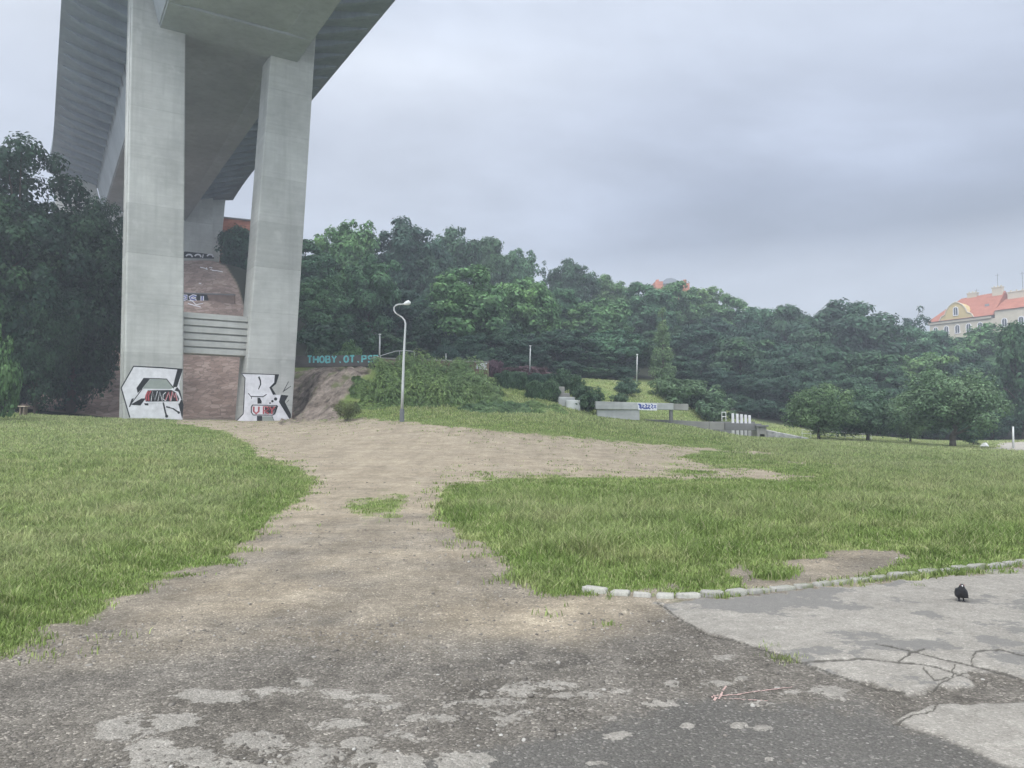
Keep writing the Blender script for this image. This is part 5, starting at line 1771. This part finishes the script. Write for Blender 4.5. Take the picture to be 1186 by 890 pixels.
# kerb stones ---------------------------------------------------------------
KL = [(676, 684.5), (700, 688), (730, 690.8), (765, 692.3), (800, 692.2), (860, 688.6), (920, 682.5), (980, 676), (1040, 669), (1100, 662.5), (1186, 654), (1270, 646), (1340, 639.5)]
pts = [ground_hit(x, y) for x, y in KL]
pth = np.array(pts)[:, :2]
dl = np.concatenate([[0], np.cumsum(np.linalg.norm(np.diff(pth, axis=0), axis=1))])
pos = 0.0
ki = 0
while pos < dl[-1] - .3:
    L = random.uniform(.19, .31)
    c = np.array([np.interp(pos + L / 2, dl, pth[:, k]) for k in (0, 1)])
    a0 = np.array([np.interp(pos, dl, pth[:, k]) for k in (0, 1)])
    a1 = np.array([np.interp(pos + L, dl, pth[:, k]) for k in (0, 1)])
    bm = bmesh.new()
    bmesh.ops.create_cube(bm, size=1)
    bmesh.ops.bevel(bm, geom=list(bm.edges), offset=.16, segments=2, profile=.6, affect='EDGES')
    for v in bm.verts:
        v.co += Vector((random.uniform(-.035, .035), random.uniform(-.04, .04), random.uniform(-.05, .05)))
        v.co = Vector((v.co.x * (L - .015), v.co.y * .105, v.co.z * .13))
    for f in bm.faces: f.smooth = True
    me = bpy.data.meshes.new('kerb_stone')
    bm.to_mesh(me)
    bm.free()
    me.materials.append(M['kerb'] if ki < 5 else M['kerb_mossy'])
    o = link(bpy.data.objects.new('kerb_stone', me))
    zc = float(zt(c[0], c[1]))
    o.location = (c[0], c[1], zc - .012 - (-.004 if ki > 4 else 0) + random.uniform(-.014, .008))
    d = a1 - a0
    o.rotation_euler = (random.uniform(-.07, .07), random.uniform(-.05, .05), math.atan2(d[1], d[0]) + random.uniform(-.06, .06))
    if ki == 0:
        lb = 'clean white kerb stone at the left tip of the curved row beside the dirt track'
    elif ki == 1:
        lb = 'second clean white kerb stone from the left tip of the curved row'
    elif ki == 2:
        lb = 'third clean white kerb stone from the left tip of the curved row'
    elif ki == 3:
        lb = 'fourth clean white kerb stone from the left tip of the curved row'
    else:
        lb = 'worn mossy kerb stone in the curved row between grass and cracked asphalt'
    tag(o, lb, 'kerb stone', 'kerb stones edging the asphalt')
    pos += L + random.uniform(.012, .05)
    ki += 1

# tufts of grass growing over the kerb
def tufts():
    rng = np.random.default_rng(77)
    V, T = [], []
    cen = []
    for _ in range(120):
        s = rng.uniform(.3, 1) ** .8 * dl[-1]
        cen.append((np.interp(s, dl, pth[:, 0]) + rng.normal(0, .05), np.interp(s, dl, pth[:, 1]) + rng.normal(.03, .07)))
    for x, y in ((915, 765), (912, 763), (920, 767), (906, 762), (897, 750), (1062, 680)):
        g = ground_hit(x, y)
        cen += [(g[0] + rng.normal(0, .05), g[1] + rng.normal(0, .03)) for _ in range(2)]
    for _ in range(30):
        g = ground_hit(rng.uniform(405, 470), rng.uniform(577, 600))
        cen.append((g[0], g[1]))
    k = 0
    for cx_, cy_ in cen:
        n = rng.integers(14, 34)
        zc = float(zt(cx_, cy_))
        for _ in range(n):
            a = rng.uniform(0, 2 * PI)
            h = rng.uniform(.015, .055)
            w = rng.uniform(.003, .006) * (1 + .03 * cy_)
            bx, by = cx_ + rng.normal(0, .045), cy_ + rng.normal(0, .035)
            l = rng.uniform(.2, .9) * h
            V += [(bx - w * math.cos(a), by - w * math.sin(a), zc - .02), (bx + w * math.cos(a), by + w * math.sin(a), zc - .02), (bx + l * math.cos(a * 3), by + l * math.sin(a * 3), zc + h)]
            T.append((k, k + 1, k + 2))
            k += 3
    o = link(bpy.data.objects.new('weeds', np_mesh('weeds', np.array(V), [np.array(T)], False, [bpy.data.materials['grass_blades']])))
    tag(o, 'small grass tufts and weeds along the kerb and in cracks', 'weeds', kind='stuff')


tufts()

# pink spray mark on the asphalt
Pp = Paint(lambda x, y, l: tuple(gfull(ground_hit(780 + x / 6.59, 760 + y / 6.59, 2, 40), .006)))
pm = [M['pink_paint']]
rngp = np.random.default_rng(3)


def dashes(pts, w, keep=.75, step=9):
    pts = np.array(pts, float)
    dlp = np.concatenate([[0], np.cumsum(np.linalg.norm(np.diff(pts, axis=0), axis=1))])
    s = 0
    while s < dlp[-1]:
        e = min(s + step * rngp.uniform(.6, 1.6), dlp[-1])
        if rngp.random() < keep:
            Pp.stroke([(np.interp(q, dlp, pts[:, 0]), np.interp(q, dlp, pts[:, 1]) + rngp.uniform(-1.5, 1.5)) for q in np.linspace(s, e, 4)], w * rngp.uniform(.5, 1.3), 0, 0)
        s = e


dashes([(290, 315), (350, 325), (380, 260), (410, 220)], 14, .75, 8)
dashes([(285, 300), (345, 312)], 10, .6, 6)
dashes([(310, 345), (340, 300)], 18, .8, 10)
dashes([(350, 305), (470, 300), (620, 278), (780, 255), (905, 236)], 6, .97, 16)
dashes([(385, 328), (520, 334), (640, 343), (720, 345)], 4, .93, 14)
me_o = Pp.mb.build('paint_mark', pm, G['asphalt_path'])

# ------------------------------------------------------------------ pigeon
def pigeon():
    p = gfull(ground_hit(1113.5, 698.3))
    o = empty('pigeon', (p[0], p[1], p[2]), 'dark pigeon standing on the cracked asphalt facing the viewer', 'bird', rz=-math.atan2(p[0], p[1]) + .15)
    # local: faces -Y
    V = [((0, .025, .078), .060), ((0, -.020, .092), .061), ((0, -.048, .126), .040), ((0, -.056, .150), .027), ((0, -.064, .168), .0245), ((0, -.074, .171), .015),
         ((0, .068, .072), .044), ((0, .110, .058), .022), ((0, .155, .046), .013)]
    E = [(0, 1), (1, 2), (2, 3), (3, 4), (4, 5), (0, 6), (6, 7), (7, 8)]
    for sg in (-1, 1):
        b = len(V)
        V += [((sg * .022, .0, .040), .020), ((sg * .021, .002, .026), .007), ((sg * .020, -.002, .008), .0042), ((sg * .021, -.022, .003), .0035), ((sg * .020, .018, .003), .003), ((sg * .034, -.016, .003), .003), ((sg * .008, -.017, .003), .003)]
        E += [(0, b), (b, b + 1), (b + 1, b + 2), (b + 2, b + 3), (b + 2, b + 4), (b + 2, b + 5), (b + 2, b + 6)]
    me = bpy.data.meshes.new('body')
    me.from_pydata([v[0] for v in V], E, [])
    me.materials.append(M['feather'])
    ob = bpy.data.objects.new('body', me)
    link(ob, o)
    sk = ob.modifiers.new('skin', 'SKIN')
    lay = me.skin_vertices[0].data
    for i, (c, r) in enumerate(V):
        rx = r
        lay[i].radius = (rx * 1.16 if i in (0, 1, 6) else rx, rx)
    lay[0].use_root = True
    sk.use_smooth_shade = True
    ss = ob.modifiers.new('sub', 'SUBSURF')
    ss.levels = ss.render_levels = 2
    # folded wings along the flanks
    for sg in (-1, 1):
        bm = bmesh.new()
        bmesh.ops.create_uvsphere(bm, u_segments=16, v_segments=10, radius=1)
        for v in bm.verts:
            y = v.co.y
            v.co = Vector((sg * .038 + v.co.x * .012 - sg * .026 * max(0, y) ** 1.4, .045 + y * .088, .086 - .028 * y + v.co.z * .034 * (1 - .45 * max(0, y))))
        for f in bm.faces: f.smooth = True
        m2 = bpy.data.meshes.new('wing')
        bm.to_mesh(m2)
        bm.free()
        m2.materials.append(M['wing'])
        link(bpy.data.objects.new('wing', m2), o)
    mb = MB()
    mb.tube([(0, -.084, .171), (0, -.092, .167), (0, -.104, .161)], [.0065, .0055, .0015], 8)
    mb.build('beak', M['beak'], o, smooth=True)
    for sg in (-1, 1):
        bm = bmesh.new()
        bmesh.ops.create_uvsphere(bm, u_segments=8, v_segments=6, radius=.0035)
        m3 = bpy.data.meshes.new('eye')
        bm.to_mesh(m3)
        bm.free()
        m3.materials.append(M['red_paint'])
        e = link(bpy.data.objects.new('eye', m3), o)
        e.location = (sg * .0185, -.074, .1735)


pigeon()

# ------------------------------------------------------------------ houses
tile = NT('red_roof_tiles')
v = tile.coord('Object')
ct = tile.ramp(tile.noise(v, .9, 5, .6), [(.3, (.25, .095, .065)), (.7, (.35, .145, .10))])
wv = tile.n('ShaderNodeTexWave', wave_type='BANDS', bands_direction='Z')
tile.l(v, wv.inputs['Vector'])
wv.inputs['Scale'].default_value = 1.4
ct = tile.mix(1, ct, tile.ramp(wv.outputs['Fac'], [(0, .86), (1, 1.06)]), 'MULTIPLY')
M['tile'] = tile.done(tile.bsdf(ct, .85, .2, wv.outputs['Fac'], .4, .05))
M['yellow_plaster'] = flat_mat('yellow_plaster', (.46, .37, .19), .9, .15, .1, .8)
M['cream'] = flat_mat('cream_plaster', (.46, .42, .34), .9, .15, .1, .8)
M['glass'] = flat_mat('window_glass', (.05, .06, .07), .15, .5, .1, 2)
M['grey_roof'] = flat_mat('grey_roof', (.22, .24, .27), .6, .3, .1, 1)


def yellow_house():
    A_ = at(1076, 374, 190)
    B_ = at(1147, 366, 178)
    ez = A_[2]
    d = np.array([B_[0] - A_[0], B_[1] - A_[1]])
    L = np.linalg.norm(d)
    ang = math.atan2(d[1], d[0])
    o = empty('apartment_house', (A_[0], A_[1], ez - 14), 'yellow and cream apartment house with red tiled roof and a curved gable above the trees', 'house', rz=ang)
    # local: x along the facade, +y away, z from ground
    E_ = 14.0
    mb = MB()
    mb.box(.15, L + 16, 0, 12, -6, E_ - .7)
    w = mb.build('wall', M['cream'], o)
    mb = MB()
    mb.box(-.1, L + .2, -.35, 12.3, E_ - .697, E_ - .05)
    mb.build('cornice', M['cream'], o, bevel=.08)
    # main hipped roof
    R = 5.9
    mb = MB()
    mb.add([(-.3, -.6, E_), (L + .8, -.6, E_), (L + .8, 12.6, E_), (-.3, 12.6, E_), (5.0, 6, E_ + R), (L + .8, 6, E_ + R + .4)],
           [(0, 1, 5, 4), (1, 2, 5), (2, 3, 4, 5), (3, 0, 4), (0, 3, 2, 1)])
    mb.build('roof', M['tile'], o)
    # lower wing on the right
    mb = MB()
    mb.add([(L + .85, -.2, E_ + 1.0), (L + 17, -.2, E_ + 1.0), (L + 17, 12.6, E_ + 1.0), (L + .85, 12.6, E_ + 1.0), (L + .85, 6, E_ + 4.4), (L + 17, 6, E_ + 4.4)],
           [(0, 1, 5, 4), (1, 2, 5), (2, 3, 4, 5), (3, 0, 4), (0, 3, 2, 1)])
    mb.build('wing_roof', M['tile'], o)
    mb = MB()
    mb.box(L + .9, L + 16.8, .1, 12, E_ - .69, E_ + .95)
    mb.build('wing_wall', M['cream'], o)
    # curved gable
    gx0, gx1 = 4.2, 9.4
    prof = [(gx0 - 1.4, E_), (gx0 - .9, E_ + .9), (gx0, E_ + 1.3), (gx0 + .3, E_ + 2.2), (gx0 + 1.0, E_ + 3.2), (gx0 + 1.8, E_ + 3.8), ((gx0 + gx1) / 2, E_ + 4.1), (gx1 - 1.8, E_ + 3.8), (gx1 - 1.0, E_ + 3.2), (gx1 - .3, E_ + 2.2), (gx1, E_ + 1.3), (gx1 + .9, E_ + .9), (gx1 + 1.4, E_)]
    n = len(prof)
    mb = MB()
    mb.add([(x, -.5, z) for x, z in prof] + [(x, 2.6, z) for x, z in prof], [tuple(range(n)), tuple(range(2 * n - 1, n - 1, -1))] + [(i, (i + 1) % n, n + (i + 1) % n, n + i) for i in range(n)])
    mb.build('gable', M['yellow_plaster'], o)
    mb = MB()
    pr2 = [(x, z + .06) for x, z in prof]
    for (xa, za), (xb, zb) in zip(pr2[:-1], pr2[1:]):
        mb.tube([(xa, -.5, za), (xb, -.5, zb)], .16, 6)
    mb.build('gable_moulding', M['cream'], o)
    cxm = (gx0 + gx1) / 2

    def window(x, z, wd, h, y, par=o):
        mbw = MB()
        q = [(x - wd / 2, z), (x + wd / 2, z), (x + wd / 2, z + h * .7)] + [(x + wd / 2 * math.cos(a), z + h * .7 + h * .3 * math.sin(a)) for a in np.linspace(.4, PI - .4, 5)] + [(x - wd / 2, z + h * .7)]
        m_ = len(q)
        mbw.add([(a, y, b) for a, b in q] + [(a, y + .2, b) for a, b in q], [tuple(range(m_)), tuple(range(2 * m_ - 1, m_ - 1, -1))] + [(i, (i + 1) % m_, m_ + (i + 1) % m_, m_ + i) for i in range(m_)])
        wn = mbw.build('window', M['glass'], par)
        mf = MB()
        for (xa, za), (xb, zb) in zip(q, q[1:] + q[:1]):
            mf.tube([(xa, y, za), (xb, y, zb)], .09, 5)
        mf.tube([(x, y, z), (x, y, z + h)], .05, 5)
        mf.build('window_frame', M['white_paint'], wn)
    window(cxm, E_ + .9, 1.1, 2.1, -.6)
    for x in (1.6, 4.2, 6.8, 9.4, 12.0):
        window(x, E_ - 3.4, 1.1, 2.1, -.08)
        window(x, E_ - 7.4, 1.1, 2.1, -.08)
    for x in (L + 3, L + 6.5, L + 10):
        window(x, E_ - 3.0, 1.1, 2.0, -.08)
    for x, y, w2, h0, h1, nm in ((7.6, 6.2, 1.1, 4.5, 6.7, 'chimney'), (L - .6, 5.4, 1.1, 5, 7.1, 'chimney'), (L + 3.2, 6, 1.8, 3, 5.6, 'chimney')):
        mb = MB()
        mb.box(x - w2, x + w2, y - .5, y + .5, E_ + h0, E_ + h1)
        mb.box(x - w2 - .12, x + w2 + .12, y - .62, y + .62, E_ + h1 + .003, E_ + h1 + .22)
        for k in range(3):
            xx = x - w2 * .7 + k * w2 * .7
            mb.tube([(xx, y, E_ + h1 + .22), (xx, y, E_ + h1 + .6)], .18, 6)
        mb.build(nm, M['cream'] if w2 > 1.7 or w2 < 1.2 else M['brick'], o)
    for x, y, z in ((L - .6, 5.4, 10.6), (L + 4.5, 6, 10.2), (8.6, 6, 7.8)):
        mb = MB()
        mb.tube([(x, y, E_ + 5), (x, y, E_ + z)], .05, 5)
        mb.tube([(x - .5, y, E_ + z - .4), (x + .5, y, E_ + z - .4)], .03, 4)
        mb.build('antenna', M['dark_metal'], o)
    mb = MB()
    mb.box(12.2, 13.1, 2.1, 2.3, E_ + 2.3, E_ + 3.1)
    mb.build('skylight', M['grey_roof'], o)


yellow_house()


def hill_house():
    D = 192
    b = at(780, 345, D)
    o = empty('hilltop_house', tuple(b), 'red and white house with grey curved roof peeping over the wooded crest', 'house')
    mpp = D / F
    X = lambda px: (px - 780) * mpp
    Z = lambda py: at(780, py, D)[2] - b[2]
    mb = MB()
    mb.box(X(759), X(768), 0, 8, -6, Z(326))
    mb.box(X(786), X(799), 0, 8, -6, Z(328))
    mb.build('red_wall', M['brick'], o)
    mb = MB()
    mb.box(X(768) + .02, X(786) - .02, .3, 8, -6, Z(329.2))
    mb.build('white_wall', M['cream'], o)
    mb = MB()
    pr = [(X(767.5), Z(329)), (X(768.5), Z(325.5)), (X(772), Z(323)), (X(777), Z(322.2)), (X(782), Z(323.2)), (X(785.5), Z(325.8)), (X(786.5), Z(329))]
    n = len(pr)
    mb.add([(x, -.1, z) for x, z in pr] + [(x, 8.2, z) for x, z in pr], [tuple(range(n)), tuple(range(2 * n - 1, n - 1, -1))] + [(i, (i + 1) % n, n + (i + 1) % n, n + i) for i in range(n)])
    mb.build('roof', M['grey_roof'], o)
    for px in (771.5, 777, 782.5):
        mb = MB()
        mb.box(X(px) - .4, X(px) + .4, .22, .4, Z(334), Z(330.6))
        mb.build('window', M['glass'], o)
    for px in (764.5, 797):
        mb = MB()
        mb.box(X(px) - .35, X(px) + .35, 3, 4, Z(330), Z(321.3))
        mb.build('chimney', M['brick'], o)


hill_house()

# ------------------------------------------------------------------ haze
def haze():
    mb = MB()
    mb.box(-930, 930, -75, 345, -3.0, 66)
    o = mb.build('haze', [], None) if False else None
    me = bpy.data.meshes.new('haze')
    me.from_pydata(mb.v, [], mb.f)
    t = NT('haze_air')
    pv = t.n('ShaderNodeVolumePrincipled')
    pv.inputs['Color'].default_value = (.80, .88, 1.0, 1)
    pv.inputs['Density'].default_value = HAZE
    pv.inputs['Anisotropy'].default_value = .2
    t.l(pv.outputs[0], t.out.inputs['Volume'])
    me.materials.append(t.mat)
    o = link(bpy.data.objects.new('haze', me))
    tag(o, 'thin pale blue haze in the damp air', 'haze', kind='stuff')


HAZE = .0014
haze()

# ------------------------------------------------------------------ sky and light
SUN_EL, SUN_AZ = math.radians(50), math.radians(-150)   # behind the viewer, to the left
w = bpy.data.worlds.new('World')
scene.world = w
w.use_nodes = True
t = w.node_tree
t.nodes.clear()
out = t.nodes.new('ShaderNodeOutputWorld')


class WN(NT):
    def __init__(self, tree):
        self.t = tree


W = WN(t)
sky = W.n('ShaderNodeTexSky', sky_type='NISHITA')
sky.sun_disc = False
sky.sun_elevation = SUN_EL
sky.sun_rotation = SUN_AZ
sky.air_density = 1.5
sky.dust_density = 3
bg1 = W.n('ShaderNodeBackground')
W.l(sky.outputs[0], bg1.inputs['Color'])
bg1.inputs['Strength'].default_value = .08
tc = W.n('ShaderNodeTexCoord').outputs['Generated']
sx = W.n('ShaderNodeSeparateXYZ')
W.l(tc, sx.inputs[0])
zz = W.math('MAXIMUM', sx.outputs['Z'], 0.0)
den = W.math('ADD', zz, .16)
cx_ = W.math('DIVIDE', sx.outputs['X'], den)
cy_ = W.math('DIVIDE', sx.outputs['Y'], den)
cv = W.n('ShaderNodeCombineXYZ')
W.l(cx_, cv.inputs[0])
W.l(cy_, cv.inputs[1])
cl1 = W.noise(cv.outputs[0], .55, 6, .52, .35)
cl2 = W.noise(cv.outputs[0], 1.7, 5, .55, .2)
wob_ = W.math('MULTIPLY', W.math('SUBTRACT', cl1, .5), .16)
zw = W.math('ADD', zz, wob_)
hi = [(.5, (.58, .635, .74)), (.72, (1.5, 1.53, 1.58)), (1, (2.3, 2.32, 2.3))]  # zenith, out of view, raised to light the scene more
gr_r = W.ramp(zw, [(0, (.50, .545, .61)), (.13, (.52, .565, .64)), (.185, (.46, .505, .59)), (.235, (.29, .33, .415)), (.29, (.315, .358, .455)), (.38, (.44, .49, .60))] + hi)
gr_l = W.ramp(zw, [(0, (.58, .63, .71)), (.15, (.54, .59, .675)), (.24, (.49, .54, .635)), (.36, (.56, .61, .71)), (.44, (.68, .73, .82))] + hi)
az = W.math('DIVIDE', sx.outputs['X'], W.math('MAXIMUM', W.math('ABSOLUTE', sx.outputs['Y']), .15))
side = W.n('ShaderNodeMapRange', interpolation_type='SMOOTHSTEP')
W.l(W.math('ADD', az, wob_), side.inputs[0])
side.inputs[1].default_value = -.22
side.inputs[2].default_value = .30
grad = W.mix(side.outputs[0], gr_l, gr_r)
cm = W.mix(1, grad, W.ramp(cl1, [(.25, .70), (.5, 1.0), (.75, 1.5)]), 'MULTIPLY')
cm = W.mix(1, cm, W.ramp(cl2, [(.3, .92), (.7, 1.09)]), 'MULTIPLY')
back = W.ramp(W.math('MULTIPLY_ADD', sx.outputs['Y'], -.5, .5), [(.38, 1), (1, 2.3)])  # unseen sky behind the viewer brightened to add light to the scene
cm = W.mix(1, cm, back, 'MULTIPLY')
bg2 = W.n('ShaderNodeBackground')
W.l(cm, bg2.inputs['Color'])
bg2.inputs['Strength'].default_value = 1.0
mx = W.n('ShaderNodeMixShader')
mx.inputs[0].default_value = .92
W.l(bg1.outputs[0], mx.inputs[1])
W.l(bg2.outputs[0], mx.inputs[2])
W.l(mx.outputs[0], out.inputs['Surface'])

sl = bpy.data.lights.new('sun', 'SUN')
sl.energy = 1.3
sl.angle = math.radians(25)
sl.color = (1, .97, .92)
so = bpy.data.objects.new('sun', sl)
link(so)
dvec = Vector((math.sin(SUN_AZ) * math.cos(SUN_EL), math.cos(SUN_AZ) * math.cos(SUN_EL), math.sin(SUN_EL)))
so.rotation_euler = dvec.to_track_quat('Z', 'Y').to_euler()
so.location = dvec * 200

# ------------------------------------------------------------------ render settings
scene.render.engine = 'CYCLES'
c = scene.cycles
c.max_bounces = 6
c.diffuse_bounces = 3
c.glossy_bounces = 2
c.transmission_bounces = 4
c.volume_bounces = 0
c.transparent_max_bounces = 4
c.use_adaptive_sampling = True
c.adaptive_threshold = .02
c.use_denoising = True
try:
    c.denoiser = 'OPENIMAGEDENOISE'
except Exception:
    pass
c.caustics_reflective = c.caustics_refractive = False
scene.view_settings.view_transform = 'Standard'
scene.view_settings.look = 'None'
scene.view_settings.exposure = .35
scene.view_settings.gamma = 1
